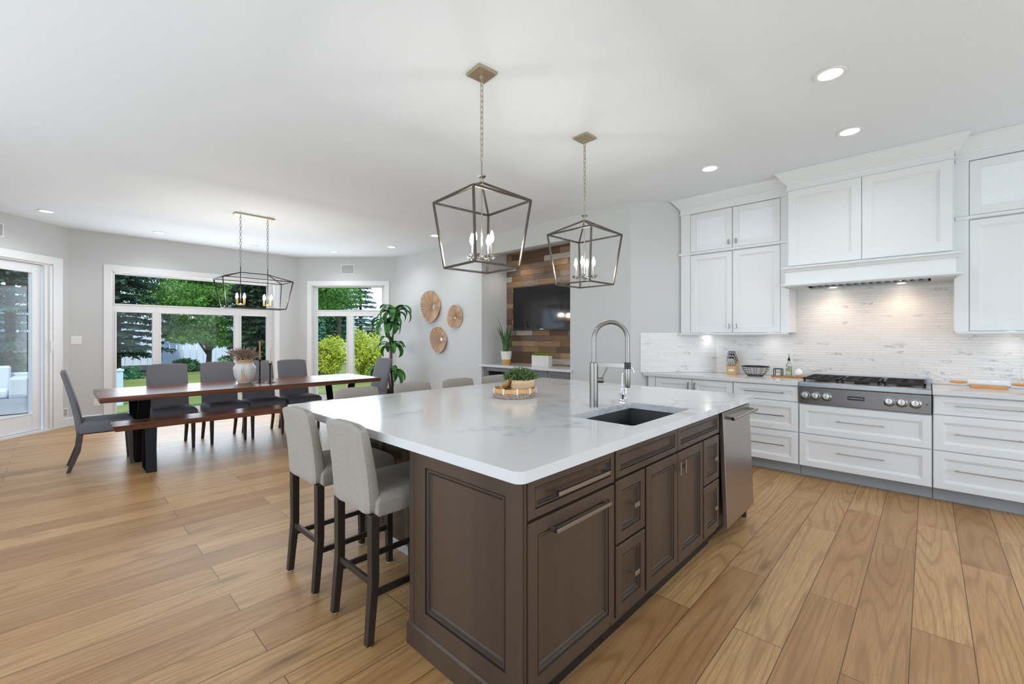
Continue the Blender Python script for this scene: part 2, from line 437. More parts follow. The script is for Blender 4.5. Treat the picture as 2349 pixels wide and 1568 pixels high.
m_brushed('stainless_v', srgb(182, 172, 164), 2, .3)
def m_fabric(name, a, b, sc=260):
    t = NT(name); v = t.pos()
    n = t.noise(v, sc, 3, .7); n2 = t.noise(t.pos((1, 1, 6)), sc * .35, 2); n3 = t.noise(t.pos((6, 6, 1)), sc * .35, 2)
    f = t.math('MULTIPLY', t.math('ADD', t.math('ADD', n, n2), n3), .333)
    c = t.ramp(f, [(.4, a), (.6, b)]); t.bump(f, .5, .003)
    M[name] = t.set(c, .9, spec=.15); t.b.inputs['Sheen Weight'].default_value = .2
m_fabric('stool_linen', srgb(134, 128, 121), srgb(174, 165, 153), 420)
def m_leaf(name, cols, sc=1.5, trans=.35, rough=.5):
    t = NT(name); v = t.pos(src='geo')
    n = t.noise(v, sc, 3, .7)
    k = len(cols); c = t.ramp(n, [(.3 + .4 * i / (k - 1), cc) for i, cc in enumerate(cols)])
    t.set(c, rough, spec=.3)
    tl = t.n('ShaderNodeBsdfTranslucent'); t.l(c, tl.inputs[0]); mx = t.n('ShaderNodeMixShader'); mx.inputs[0].default_value = trans
    t.l(t.b.outputs[0], mx.inputs[1]); t.l(tl.outputs[0], mx.inputs[2]); t.l(mx.outputs[0], t.out.inputs[0]); M[name] = t.m
m_leaf('leaf_spruce', [srgb(24, 46, 38), srgb(50, 84, 66), srgb(104, 138, 118)], 5)
m_leaf('leaf_spruce_blue', [srgb(62, 92, 96), srgb(104, 140, 140), srgb(150, 182, 180)], 5)
m_leaf('leaf_green', [srgb(44, 92, 40), srgb(96, 146, 62), srgb(146, 186, 96)], 5)
m_leaf('leaf_dark', [srgb(24, 44, 34), srgb(44, 72, 50), srgb(72, 104, 70)], 4)
m_leaf('leaf_yellow', [srgb(112, 146, 40), srgb(184, 196, 66), srgb(226, 222, 120)], 5)
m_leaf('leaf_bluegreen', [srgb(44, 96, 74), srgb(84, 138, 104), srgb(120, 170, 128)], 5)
m_leaf('leaf_cover', [srgb(78, 122, 82), srgb(120, 162, 118), srgb(160, 192, 150)], 8)
m_leaf('leaf_herb', [srgb(56, 78, 44), srgb(104, 130, 78), srgb(160, 176, 122)], 60, .25)
m_leaf('leaf_snake', [srgb(38, 66, 42), srgb(70, 104, 62), srgb(104, 136, 84)], 30, .1, .35)
m_leaf('leaf_moss', [srgb(86, 124, 30), srgb(132, 168, 50), srgb(160, 190, 76)], 60, .25)
m_leaf('dried_stems', [srgb(120, 98, 84), srgb(164, 142, 126), srgb(206, 190, 176)], 60, .3)
m_leaf('leaf_dracaena', [srgb(34, 86, 44), srgb(62, 132, 58), srgb(112, 168, 84)], 12, .25, .3)
def m_lawn():
    t = NT('lawn_grass'); v = t.pos(src='geo'); n = t.noise(v, .5, 4, .6); f = t.noise(v, 60, 3)
    c = t.ramp(n, [(.3, srgb(112, 126, 72)), (.55, srgb(134, 144, 88)), (.75, srgb(152, 156, 102))])
    c = t.mix(t.math('MULTIPLY', f, .35), c, srgb(70, 104, 46)); t.bump(f, .8, .03); M['lawn_grass'] = t.set(c, .9, spec=.1)
m_lawn()
simple('mulch', srgb(84, 68, 62), .95, var=.35, vsc=14, bump=.8, bsc=30)
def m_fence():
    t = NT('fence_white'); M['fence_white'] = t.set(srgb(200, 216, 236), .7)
m_fence()
def m_disc():
    t = NT('seagrass'); sx = t.n('ShaderNodeSeparateXYZ'); t.l(t.n('ShaderNodeTexCoord').outputs['Object'], sx.inputs[0])
    an = t.math('ARCTAN2', sx.outputs[2], sx.outputs[1]); cb = t.n('ShaderNodeCombineXYZ'); t.l(t.math('MULTIPLY', an, 7.0), cb.inputs[0])
    rr = t.math('SQRT', t.math('ADD', t.math('MULTIPLY', sx.outputs[1], sx.outputs[1]), t.math('MULTIPLY', sx.outputs[2], sx.outputs[2]))); t.l(rr, cb.inputs[1])
    n = t.noise(cb.outputs[0], 2.2, 4, .75)
    c = t.ramp(n, [(.34, srgb(112, 82, 62)), (.46, srgb(176, 138, 108)), (.56, srgb(196, 162, 130)), (.66, srgb(232, 208, 180))]); t.bump(n, .8, .01); M['seagrass'] = t.set(c, .75)
m_disc()
def m_cabglass():
    t = NT('rain_glass'); v = t.pos((1, 1, .6)); vo = t.n('ShaderNodeTexVoronoi'); t.l(v, vo.inputs['Vector']); vo.inputs['Scale'].default_value = 110
    n = t.noise(v, 60, 3); t.bump(t.math('ADD', vo.outputs['Distance'], n), .5, .004)
    M['rain_glass'] = t.set(srgb(236, 240, 246), .14, spec=.8)
m_cabglass()
def m_tray():
    t = NT('woven_tray'); v = t.pos((1, 1, 1.6)); w = t.n('ShaderNodeTexVoronoi'); t.l(v, w.inputs['Vector']); w.inputs['Scale'].default_value = 150
    c = t.ramp(w.outputs['Distance'], [(.2, srgb(222, 208, 190)), (.6, srgb(120, 96, 76))]); t.bump(w.outputs['Distance'], .6, .003); M['woven_tray'] = t.set(c, .8)
m_tray()
def m_bird():
    t = NT('amber_glaze'); n = t.noise(t.pos(), 22, 3, .6, .6)
    c = t.ramp(n, [(.35, srgb(30, 24, 22)), (.48, srgb(120, 78, 24)), (.6, srgb(206, 140, 34)), (.75, srgb(70, 48, 34))]); M['amber_glaze'] = t.set(c, .15)
m_bird()
t_ = NT('tv_screen'); M['tv_screen'] = t_.set(srgb(14, 14, 18), .06, spec=.6)
t_ = NT('egg_white'); M['egg_white'] = t_.set(srgb(238, 234, 232), .25)
# ------------------------------------------------------------------ room shell
XR, XT, YW = 5.575, 4.85, 9.42
K1, K2 = (XR, 1.867), (XT, 2.625)              # angled wall left of the range wall
F1, F2 = (XT, 7.951), (3.447, YW)              # angled wall with the small window
DC = (0.123, YW)                               # corner where the door wall starts
DE = (0.123 - 2.05, YW - 2.05)
YB, XL = -3.5, DE[0]
outline = [(XR, YB), K1, K2, (XT, F1[1]), F2, DC, DE, (XL, YB)]
def offset_poly(P, d):
    n = len(P); out = []
    for i in range(n):
        a, b, c = Vector(P[i - 1]), Vector(P[i]), Vector(P[(i + 1) % n])
        d1, d2 = (b - a).normalized(), (c - b).normalized()
        n1, n2 = Vector((d1.y, -d1.x)), Vector((d2.y, -d2.x))
        m = (n1 + n2) / (1 + n1.dot(n2)); out.append(tuple(b + m * d))
    return out
outer = offset_poly(outline, .15)
outer = [list(p) for p in outer]
foot = [outer[0], outer[1], [XR + .15, 5.6], [XT + .15, 5.6]] + outer[3:]
struct = lambda name, mb, mat, **k: tag(mb.build(name, mat, **k), kind='structure')
struct('floor', MB().prism([tuple(p) for p in foot], -.12, 0), M['oak_planks'])
struct('ceiling', MB().prism([tuple(p) for p in offset_poly([tuple(p) for p in foot], .0)], ZC, ZC + .25), M['ceiling_paint'])
def wall(name, p0, p1, openings=(), ext0=0, ext1=0, th=.15):
    # interior face from p0 to p1, outside on the right-hand side of travel; openings = (s0, s1, z0, z1)
    p0, p1 = Vector(p0), Vector(p1); u = (p1 - p0).normalized(); L = (p1 - p0).length; n = Vector((u.y, -u.x))
    mb = MB()
    def piece(a, b, z0, z1):
        if b - a < .001 or z1 - z0 < .001: return
        q = p0 + u * a; mb.obox((q.x, q.y, z0), (u.x * (b - a), u.y * (b - a), 0), (n.x * th, n.y * th, 0), (0, 0, z1 - z0))
    s = -ext0
    for a, b, z0, z1 in sorted(openings):
        piece(s, a, 0, ZC); piece(a, b, 0, z0); piece(a, b, z1, ZC); s = b
    piece(s, L + ext1, 0, ZC)
    return struct(name, mb, M['wall_paint'])
NY0, NY1, NX = 3.535, 5.328, 5.46
wall('wall_range', (XR, YB), K1, ext0=.15, ext1=.0)
wall('wall_corner', K1, K2, ext0=.02)
wall('wall_niche', K2, (XT, F1[1]), [(NY0 - K2[1], NY1 - K2[1], 0, 2.69)], th=.12)
wall('wall_far', (XT, F1[1]), F2, [(.235, 1.741, .07, 2.415)])
wall('wall_window', F2, DC, [(F2[0] - 2.995, F2[0] - .606, .07, 2.41)], ext0=.06, ext1=.06)
wall('wall_door', DC, DE, [(.242, 2.30, 0, 2.41)], ext1=.05)
wall('wall_left', DE, (XL, YB), [(DE[1] - 5.4, DE[1] + 1.2, .05, 2.5)], ext1=.15)
wall('wall_rear', (XL, YB), (XR, YB), [(.6, 6.9, .05, 2.5)])
nb = MB()
nb.box(XT + .12, NX, NY0 - .12, NY0, 0, 2.79).box(XT + .12, NX, NY1, NY1 + .12, 0, 2.79)
nb.box(NX, NX + .12, NY0 - .12, NY1 + .12, 0, ZC).box(XT + .12, NX, NY0 - .12, NY1 + .12, 2.79, ZC)
struct('wall_recess', nb, M['wall_paint'])

# sweep base profile
BP = [(0, 0), (.015, 0), (.015, .12), (.008, .14), (0, .14)]
def base(name, path):
    struct(name, MB().sweep(path, BP, left=True), M['trim_paint'])
base('baseboard_window', [(3.20, YW), (3.10, YW)][::1])
base('baseboard_corner', [(.505, YW), DC, (DC[0] - .072, DC[1] - .072)])
base('baseboard_niche', [(XT, NY1 + .0), (XT, F1[1]), (XT - .10, F1[1] + .105)])
base('baseboard_right', [(XT, 2.63), (XT, NY0)])

# ------------------------------------------------------------------ windows and door
def window(name, p0, u, n, s0, s1, z0, z1, panes, casing=.095, label=''):
    # p0 corner, u along the wall, n inward normal; glass sits .08 outside of the wall face
    p0, u, n = Vector((*p0, 0)), Vector((*u, 0)), Vector((*n, 0)); Z = Vector((0, 0, 1))
    root = thing(name, tuple(p0 + u * (s0 + s1) / 2 + Z * z0), None, None, kind='structure')
    P = lambda s, d, z: p0 + u * s + n * d + Z * z
    mb = MB()
    def b(a0, a1, d0, d1, h0, h1): mb.obox(P(a0, d0, h0), u * (a1 - a0), n * (d1 - d0), Z * (h1 - h0))
    b(s0 - casing, s0, 0, .02, z0 - .06, z1 + casing); b(s1, s1 + casing, 0, .02, z0 - .06, z1 + casing)
    b(s0, s1, 0, .02, z1, z1 + casing); b(s0, s1, 0, .02, z0 - .06, z0)
    mb.build('window_casing', M['trim_paint'], root, bevel=(.002, 1))
    mb = MB(); j = .012
    b(s0, s0 + j, -.15, -.001, z0, z1); b(s1 - j, s1, -.15, -.001, z0, z1); b(s0, s1, -.15, -.001, z1 - j, z1); b(s0, s1, -.15, -.001, z0, z0 + j)
    mb.build('window_jamb', M['trim_paint'], root)
    # frame: grid around the panes
    mb = MB(); xs = sorted({v for p in panes for v in p[:2]}); 
    fs0, fs1, fz0, fz1 = s0 + j, s1 - j, z0 + j, z1 - j
    # build as full slab minus panes: decompose in rows
    rows = sorted({(p[2], p[3]) for p in panes})
    zc = fz0
    for r0, r1 in rows:
        b(fs0, fs1, -.12, -.06, zc, r0)
        sc_ = fs0
        for p in sorted(q for q in panes if (q[2], q[3]) == (r0, r1)):
            b(sc_, p[0], -.12, -.06, r0, r1); sc_ = p[1]
        b(sc_, fs1, -.12, -.06, r0, r1); zc = r1
    b(fs0, fs1, -.12, -.06, zc, fz1)
    # sash beads
    for p in panes:
        for a0, a1, h0, h1 in ((p[0] - .018, p[0], p[2] - .018, p[3] + .018), (p[1], p[1] + .018, p[2] - .018, p[3] + .018), (p[0], p[1], p[2] - .018, p[2]), (p[0], p[1], p[3], p[3] + .018)):
            b(a0, a1, -.06, -.048, h0, h1)
    mb.build('window_frame', M['trim_paint'], root, bevel=(.002, 1))
    for p in panes:
        MB().obox(P(p[0] - .004, -.092, p[2] - .004), u * (p[1] - p[0] + .008), n * .006, Z * (p[3] - p[2] + .008)).build('window_pane', M['window_glass'], root)
    return root
xw = lambda x: F2[0] - x
window('window_1', F2, (-1, 0), (0, -1), xw(2.995), xw(.606), .07, 2.41,
       [(xw(2.885), xw(.645), 1.893, 2.365), (xw(1.117), xw(.669), .105, 1.757), (xw(2.315), xw(1.233), .105, 1.757), (xw(2.875), xw(2.435), .105, 1.757)])
ud = (-0.69089, 0.72296)
uf = Vector((F2[0] - F1[0], F2[1] - F1[1])).normalized()
nf = (-uf.y, uf.x)
window('window_2', F1, tuple(uf), nf, .235, 1.741, .07, 2.415,
       [(.315, 1.665, 1.915, 2.385), (.315, .905, .15, 1.787), (1.045, 1.665, .15, 1.787)])
# sliding patio door on the angled door wall
du = Vector((-.70711, -.70711, 0)); dn = Vector((.70711, -.70711, 0)); dz = Vector((0, 0, 1)); d0 = Vector((*DC, 0))
droot = thing('door_1', tuple(d0 + du * 1.2), None, None, kind='structure')
def dbox(mb, a0, a1, e0, e1, h0, h1): return mb.obox(d0 + du * a0 + dn * e0 + dz * h0, du * (a1 - a0), dn * (e1 - e0), dz * (h1 - h0))
mb = MB(); dbox(mb, .104, .242, 0, .022, 0, 2.52); dbox(mb, 2.30, 2.43, 0, .022, 0, 2.52); dbox(mb, .242, 2.30, 0, .022, 2.41, 2.52)
mb.build('door_casing', M['trim_paint'], droot, bevel=(.002, 1))
mb = MB(); dbox(mb, .242, .262, -.15, 0, 0, 2.41); dbox(mb, 2.28, 2.30, -.15, 0, 0, 2.41); dbox(mb, .262, 2.28, -.15, 0, 2.385, 2.41)
dbox(mb, .262, .30, -.02, .03, 0, 2.385); dbox(mb, .30, .305, -.015, .02, 0, 2.385); dbox(mb, .305, .352, -.02, .012, 0, 2.385)
mb.build('door_jamb', M['trim_paint'], droot, bevel=(.002, 1))
mb = MB(); dbox(mb, .242, 2.30, -.15, .03, 0, .03)
mb.build('door_sill', M['plate_white'], droot)
mb = MB()
for a, b_ in ((.362, 1.32), (1.33, 2.275)):
    dbox(mb, a, a + .125, -.08, -.03, .035, 2.38); dbox(mb, b_ - .125, b_, -.08, -.03, .035, 2.38)
    dbox(mb, a + .125, b_ - .125, -.08, -.03, .035, .275); dbox(mb, a + .125, b_ - .125, -.08, -.03, 2.255, 2.38)
    dbox(mb, a + .120, a + .128, -.03, -.02, .27, 2.26); dbox(mb, b_ - .128, b_ - .12, -.03, -.02, .27, 2.26)
    dbox(mb, a + .12, b_ - .12, -.03, -.02, .268, .277); dbox(mb, a + .12, b_ - .12, -.03, -.02, 2.253, 2.262)
mb.build('door_leaf', M['trim_paint'], droot, bevel=(.002, 1))
for a, b_ in ((.487, 1.195), (1.455, 2.15)):
    mb = MB(); dbox(mb, a - .004, b_ + .004, -.058, -.052, .27, 2.26); mb.build('door_pane', M['window_glass'], droot)
mb = MB(); dbox(mb, .268, .294, .03, .036, 1.13, 1.30)
mb.tube([d0 + du * .281 + dn * .034 + dz * 1.15, d0 + du * .281 + dn * .06 + dz * 1.16, d0 + du * .281 + dn * .06 + dz * 1.27, d0 + du * .281 + dn * .034 + dz * 1.28], .006, 8)
mb.build('door_handle', M['plate_white'], droot, smooth=True)
# glazing behind the camera (patio openings in the left and rear walls)
def simple_window(name, p0, u, n, s0, s1, z0, z1, k):
    w = (s1 - s0 - .2) / k; ps = [(s0 + .08 + i * (s1 - s0 - .16) / k + .03, s0 + .08 + (i + 1) * (s1 - s0 - .16) / k - .03, z0 + .1, z1 - .1) for i in range(k)]
    return window(name, p0, u, n, s0, s1, z0, z1, ps)
simple_window('window_3', DE, (0, -1), (1, 0), DE[1] - 5.4, DE[1] + 1.2, .07, 2.5, 5)
simple_window('window_4', (XL, YB), (1, 0), (0, 1), .6, 6.9, .07, 2.5, 5)

# ------------------------------------------------------------------ wall plates, vents, recessed lights
def plate(name, o, u, n, w, h, label, cat, holes, child, mat='plate_white'):
    o, u, n = Vector(o), Vector((*u, 0)), Vector((*n, 0)); Z = Vector((0, 0, 1))
    r = thing(name, tuple(o + u * w / 2 + Z * h / 2), label, cat)
    MB().obox(o, u * w, n * .006, Z * h).build('cover_plate', M[mat], r, bevel=(.0015, 2))
    for a, b, c, d in holes:
        MB().obox(o + u * a + Z * b + n * .006, u * c, n * .004, Z * d).build(child, M['plate_white'] if child != 'socket' else M['trim_paint'], r, bevel=(.001, 1))
    return r
plate('light_switch', (.148, YW, 1.245), (1, 0), (0, -1), .118, .122, 'white three-gang light switch plate on the wall between the patio door and the big window', 'switch', [(.012, .03, .028, .062), (.045, .03, .028, .062), (.078, .03, .028, .062)], 'rocker')
plate('wall_outlet', (.400, YW, .27), (1, 0), (0, -1), .072, .116, 'small white outlet low on the wall left of the big window', 'outlet', [(.02, .018, .032, .032), (.02, .066, .032, .032)], 'socket')
ku = (Vector(K2) - Vector(K1)).normalized(); kn = (-ku.y, ku.x)
ks = Vector((5.134, 2.328)) 
plate('wall_outlet', (ks.x, ks.y, 1.085), tuple(ku), kn, .074, .118, 'white outlet plate on the marble backsplash at the left end of the range counter', 'outlet', [(.02, .018, .034, .034), (.02, .066, .034, .034)], 'socket')
def vent(name, o, u, n, w, h, label, cat='vent', slats=0):
    o, u, n = Vector(o), Vector((*u, 0)), Vector((*n, 0)); Z = Vector((0, 0, 1))
    r = thing(name, tuple(o + u * w / 2 + Z * h / 2), label, cat); f = .014; mb = MB()
    mb.obox(o, u * w, n * .01, Z * f).obox(o + Z * (h - f), u * w, n * .01, Z * f).obox(o + Z * f, u * f, n * .01, Z * (h - 2 * f)).obox(o + Z * f + u * (w - f), u * f, n * .01, Z * (h - 2 * f))
    mb.build('frame', M['plate_white'], r)
    g = MB().obox(o + u * f + Z * f + n * .001, u * (w - 2 * f), n * .005, Z * (h - 2 * f))
    for i in range(slats): g.obox(o + u * f + Z * (f + (h - 2 * f) * (i + .3) / slats) + n * .005, u * (w - 2 * f), n * .003, Z * ((h - 2 * f) / slats * .4))
    g.build('grille', M['speaker_grille'], r)
vent('wall_speaker', (F1[0] + uf.x * .86, F1[1] + uf.y * .86, 2.65), tuple(uf), nf, .28, .20, 'square in-wall speaker grille high above the small far window', 'speaker', 0)
vent('wall_speaker', tuple(d0 + du * .865 + dz * 2.665)[:2] + (2.665,), (du.x, du.y), (dn.x, dn.y), .28, .18, 'in-wall speaker grille above the patio door at the left edge', 'speaker', 0)
vent('wall_vent', tuple(d0 + du * .012 + dz * .15)[:2] + (.15,), (du.x, du.y), (dn.x, dn.y), .085, .13, 'small low wall vent beside the patio door trim', 'vent', 5)

def can(x, y, label, watts=11):
    r = thing('recessed_light', (x, y, ZC), label, 'ceiling light', 'recessed ceiling lights')
    MB().lathe([(.062, -.001), (.084, -.001), (.086, -.004), (.082, -.008), (.066, -.007), (.062, -.003)], (x, y, ZC), 28, False, False).build('trim_ring', M['plate_white'], r, smooth=True)
    MB().lathe([(.064, -.0035), (.001, -.0035)], (x, y, ZC), 28, False, True).build('lens', M['lamp_white'], r)
    if watts:
        l = lamp('SPOT', 'recessed_light_lamp', (0, 0, -.03), watts * (1.5 if y > 4 else 1), (.94, .97, 1), (0, 0, 0), r, spot_size=R(150), spot_blend=.9, shadow_soft_size=.06)
can(3.348, .442, 'recessed ceiling light nearest the camera, above the aisle right of the island')
can(4.393, .452, 'recessed ceiling light in front of the white range hood')
can(4.412, 1.541, 'recessed ceiling light in front of the glass-topped cabinets left of the hood')
can(-.094, 8.347, 'recessed ceiling light above the patio door, leftmost in the photo')
can(1.121, 8.759, 'recessed ceiling light above the left half of the big window')
can(3.699, 8.290, 'recessed ceiling light in front of the small far window')
can(4.229, 7.089, 'recessed ceiling light above the tall potted plant')
can(4.247, 5.786, 'recessed ceiling light above the woven wall discs, behind the large cage pendant')
for x, y in ((1.3, -.6), (3.3, -1.2), (-.6, 1.6), (-.6, 4.6), (-.9, 6.6)):  # extra unseen cans, added to bring more light into the room
    can(x, y, 'unseen recessed ceiling light added outside the view')
sd = thing('smoke_detector', (2.459, 8.777, ZC), 'flat white smoke detector on the ceiling behind the dining lantern', 'smoke detector')
MB().lathe([(.001, -.02), (.05, -.02), (.062, -.012), (.066, 0)], (2.459, 8.777, ZC), 24).build('housing', M['plate_white'], sd, smooth=True)

# ------------------------------------------------------------------ range wall: backsplash
bs = MB().box(XR - .010, XR - .0005, -2.2, 1.865, .922, 1.40).box(XR - .010, XR - .0005, -.165, 1.05, 1.40, 1.86)
a_ = Vector(K1); b_ = a_ + ku * .935
bs.prism([(a_.x - .010, a_.y - .003), tuple(Vector((b_.x, b_.y)) + Vector(kn) * .010), tuple(b_ + Vector(kn) * .001), (a_.x - .001, a_.y - .001)], .922, 1.403)
tag(bs.build('backsplash', M['marble_strip_tile']), 'backsplash of thin white marble strip tiles behind the range counter', 'backsplash')

# ------------------------------------------------------------------ base cabinets
BX = 4.96
UY = Vector((0, 1, 0)); NX_ = Vector((-1, 0, 0))
def bar_pull(name, parent, a, b, n, out=.03, w=.009, mat='brushed_nickel', post=.012, feet=.02):
    a, b, n = Vector(a), Vector(b), Vector(n); d = (b - a).normalized(); mb = MB()
    mb.bar(a + n * out, b + n * out, w, w)
    for p in (a + d * feet, b - d * feet): mb.bar(p, p + n * (out), post, w, up=d)
    return mb.build(name, M[mat], parent, bevel=(.0012, 2))
def carcass(name, pts, z0, z1, label, cat, mat, toe=None, toemat=None, group=None):
    cx = sum(p[0] for p in pts) / len(pts); cy = sum(p[1] for p in pts) / len(pts)
    r = thing(name, (cx, cy, 0 if toe else z0), label, cat, group)
    MB().prism(pts, z0, z1).build('body', M[mat], r)
    if toe: MB().prism(toe, 0, z0).build('toe_kick', M[toemat], r)
    return r
def fdrawer(r, y0, y1, z0, z1, mat='cabinet_white', pull=None, x=BX, kind='drawer', t=.02):
    # front on a plane facing -X; y0 > y1
    g = .0015
    d = MB().panel((x, y1 + g, z0 + g), UY, NX_, (y0 - y1) - 2 * g, z1 - z0 - 2 * g, t).build(kind, M[mat], r)
    if pull:
        c = (y0 + y1) / 2
        if pull[0] == 'h': bar_pull('handle', d, (x - t, c + pull[1] / 2, pull[2]), (x - t, c - pull[1] / 2, pull[2]), NX_, w=.008)
        else: bar_pull('handle', d, (x - t, pull[1], pull[2] - pull[3] / 2), (x - t, pull[1], pull[2] + pull[3] / 2), NX_, out=.025, w=.012, feet=.008)
    return d
FX0 = BX + .02
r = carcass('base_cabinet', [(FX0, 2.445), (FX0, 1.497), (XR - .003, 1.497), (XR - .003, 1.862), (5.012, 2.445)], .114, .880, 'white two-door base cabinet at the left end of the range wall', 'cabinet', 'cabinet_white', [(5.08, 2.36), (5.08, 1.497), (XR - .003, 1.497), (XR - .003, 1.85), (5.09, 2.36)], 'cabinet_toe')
MB().box(BX, FX0, 2.365, 2.452, .114, .88).build('stile', M['cabinet_white'], r)
fdrawer(r, 2.362, 1.930, .117, .873, pull=('v', 1.965, .79, .10), x=FX0, kind='door')
fdrawer(r, 1.927, 1.499, .117, .873, pull=('v', 1.895, .79, .10), x=FX0, kind='door')
def drawer_unit(y0, y1, label, rows, hw, top=.88):
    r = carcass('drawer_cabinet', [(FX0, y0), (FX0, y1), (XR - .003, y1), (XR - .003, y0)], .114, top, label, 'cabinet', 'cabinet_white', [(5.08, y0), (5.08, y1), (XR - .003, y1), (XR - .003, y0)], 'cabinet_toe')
    for z0, z1, hz in rows: fdrawer(r, y0 - .002, y1 + .002, z0, z1, pull=('h', hw, hz), x=FX0)
    return r
R3 = [(.722, .873, .80), (.430, .716, .575), (.117, .424, .285)]
drawer_unit(1.494, .906, 'white three-drawer base cabinet just left of the cooktop', R3, .36)
drawer_unit(.902, -.026, 'wide white two-drawer base cabinet directly under the cooktop', [(.430, .706, .575), (.117, .424, .285)], .34, top=.71)
drawer_unit(-.030, -.645, 'white three-drawer base cabinet right of the cooktop', R3, .37)
drawer_unit(-.650, -1.4, 'white three-drawer base cabinet beyond the right edge', R3, .37)
ct = MB().prism([(4.93, 2.505), (4.93, .903), (XR - .001, .903), (XR - .001, 1.862), (4.966, 2.498)], .882, .92)
tag(ct.build('countertop', M['quartz'], bevel=(.003, 2)), 'white veined quartz counter left of the cooktop on the range wall', 'countertop')
ct = MB().prism([(4.93, -.027), (4.93, -2.0), (XR - .001, -2.0), (XR - .001, -.027)], .882, .92)
tag(ct.build('countertop', M['quartz'], bevel=(.003, 2)), 'white quartz counter right of the cooktop on the range wall', 'countertop')

# ------------------------------------------------------------------ cooktop (36 inch range top)
CY0, CY1 = .898, -.022
rt = thing('range_cooktop', (5.2, .438, .71), 'stainless six-burner range cooktop set into the white counter below the hood', 'cooktop')
MB().box(4.97, XR - .03, CY1 + .002, CY0 - .002, .716, .915).build('body', M['stainless_h'], rt)
fp = MB(); fp.sweep([(4.97, CY0), (4.97, CY1)], [(0, .714), (.020, .716), (.032, .872), (.045, .880), (.045, .918), (.035, .926), (0, .926)], left=False)
fp.build('front_panel', M['stainless_h'], rt, bevel=(.003, 2))
MB().box(4.96, XR - .02, CY1 + .001, CY0 - .001, .915, .924).build('top_deck', M['stainless_h'], rt, bevel=(.002, 2))
MB().box(XR - .055, XR - .012, CY1, CY0, .92, .968).build('back_guard', M['stainless_h'], rt, bevel=(.003, 2))
gy = (CY0 - CY1) / 3
for i in range(3):
    a = CY1 + .02 + i * gy - .012 * (i - 1); b = a + gy - .035; g = MB(); x0, x1 = 4.99, 5.49
    for k in range(2): g.box(x0, x1, (a, b - .014)[k], (a + .014, b)[k], .944, .962)
    for xx in (x0, (x0 + x1) / 2 - .007, x1 - .014): g.box(xx, xx + .014, a, b, .944, .962)
    for xx in (x0 + .125, x1 - .125):
        for q in range(6):
            an = q * PI / 3 + PI / 6; yc = (a + b) / 2
            g.bar((xx + .035 * math.cos(an), yc + .035 * math.sin(an), .955), (xx + .12 * math.cos(an), yc + .12 * math.sin(an), .955), .012, .014)
    for xx in (x0 + .01, x1 - .01):
        for yy in (a + .01, b - .01): g.box(xx - .008, xx + .008, yy - .008, yy + .008, .924, .946)
    g.build('burner_grate', M['cast_iron'], rt, bevel=(.002, 1))
    for xx in (x0 + .125, x1 - .125):
        MB().lathe([(.055, 0), (.055, .008), (.04, .012), (.04, .02), (.03, .024), (.001, .024)], (xx, (a + b) / 2, .924), 20).build('burner', M['cast_iron'], rt, smooth=True)
for px_ in (.845, .765, .680, .240, .160, .075):
    big = .036 if px_ < .3 else .033
    k = MB().lathe([(.038, 0), (.038, .006), (.030, .009), (.028, .03), (.024, .036), (.001, .037)], (4.948, px_ + .0, .800), 24, axis=(-1, 0, .07)).build('knob', M['brushed_nickel'], rt, smooth=True)
    MB().box(4.906, 4.914, px_ - .004, px_ + .004, .778, .824).build('grip', M['brushed_nickel'], k, bevel=(.001, 1))
    MB().lathe([(.045, -.001), (.045, .003), (.037, .004)], (4.950, px_, .800), 24, axis=(-1, 0, .07)).build('bezel', M['black_plastic'], k, smooth=True)
MB().lathe([(.006, 0), (.006, .004), (.001, .005)], (4.948, .005, .795), 12, axis=(-1, 0, .07)).build('indicator', M['black_plastic'], rt)
nl = MB().box(4.937, 4.944, .405, .525, .783, .818).build('nameplate', M['black_plastic'], rt, bevel=(.001, 1))
def text(s, size, loc, rot, mat, parent, name, depth=.0006):
    cu = bpy.data.curves.new(name, 'FONT'); cu.body = s; cu.size = size; cu.align_x = 'CENTER'; cu.align_y = 'CENTER'; cu.extrude = depth; cu.resolution_u = 3
    tmp = bpy.data.objects.new(name, cu); COL.objects.link(tmp); bpy.context.view_layer.update()
    me = bpy.data.meshes.new_from_object(tmp.evaluated_get(bpy.context.evaluated_depsgraph_get())); COL.objects.unlink(tmp); bpy.data.objects.remove(tmp)
    mt = Matrix.Translation(Vector(loc) - OFF.get(parent, Vector((0, 0, 0)))) @ rot; me.transform(mt)
    me.materials.clear(); me.materials.append(mat); o = bpy.data.objects.new(name, me); COL.objects.link(o); o.parent = parent; OFF[o] = OFF.get(parent, Vector((0, 0, 0))); return o
ROTX = Matrix(((0, 0, -1, 0), (-1, 0, 0, 0), (0, 1, 0, 0), (0, 0, 0, 1)))   # text facing -X
text('THERMADOR', .017, (4.9365, .465, .8005), ROTX, M['brushed_nickel'], nl, 'lettering')

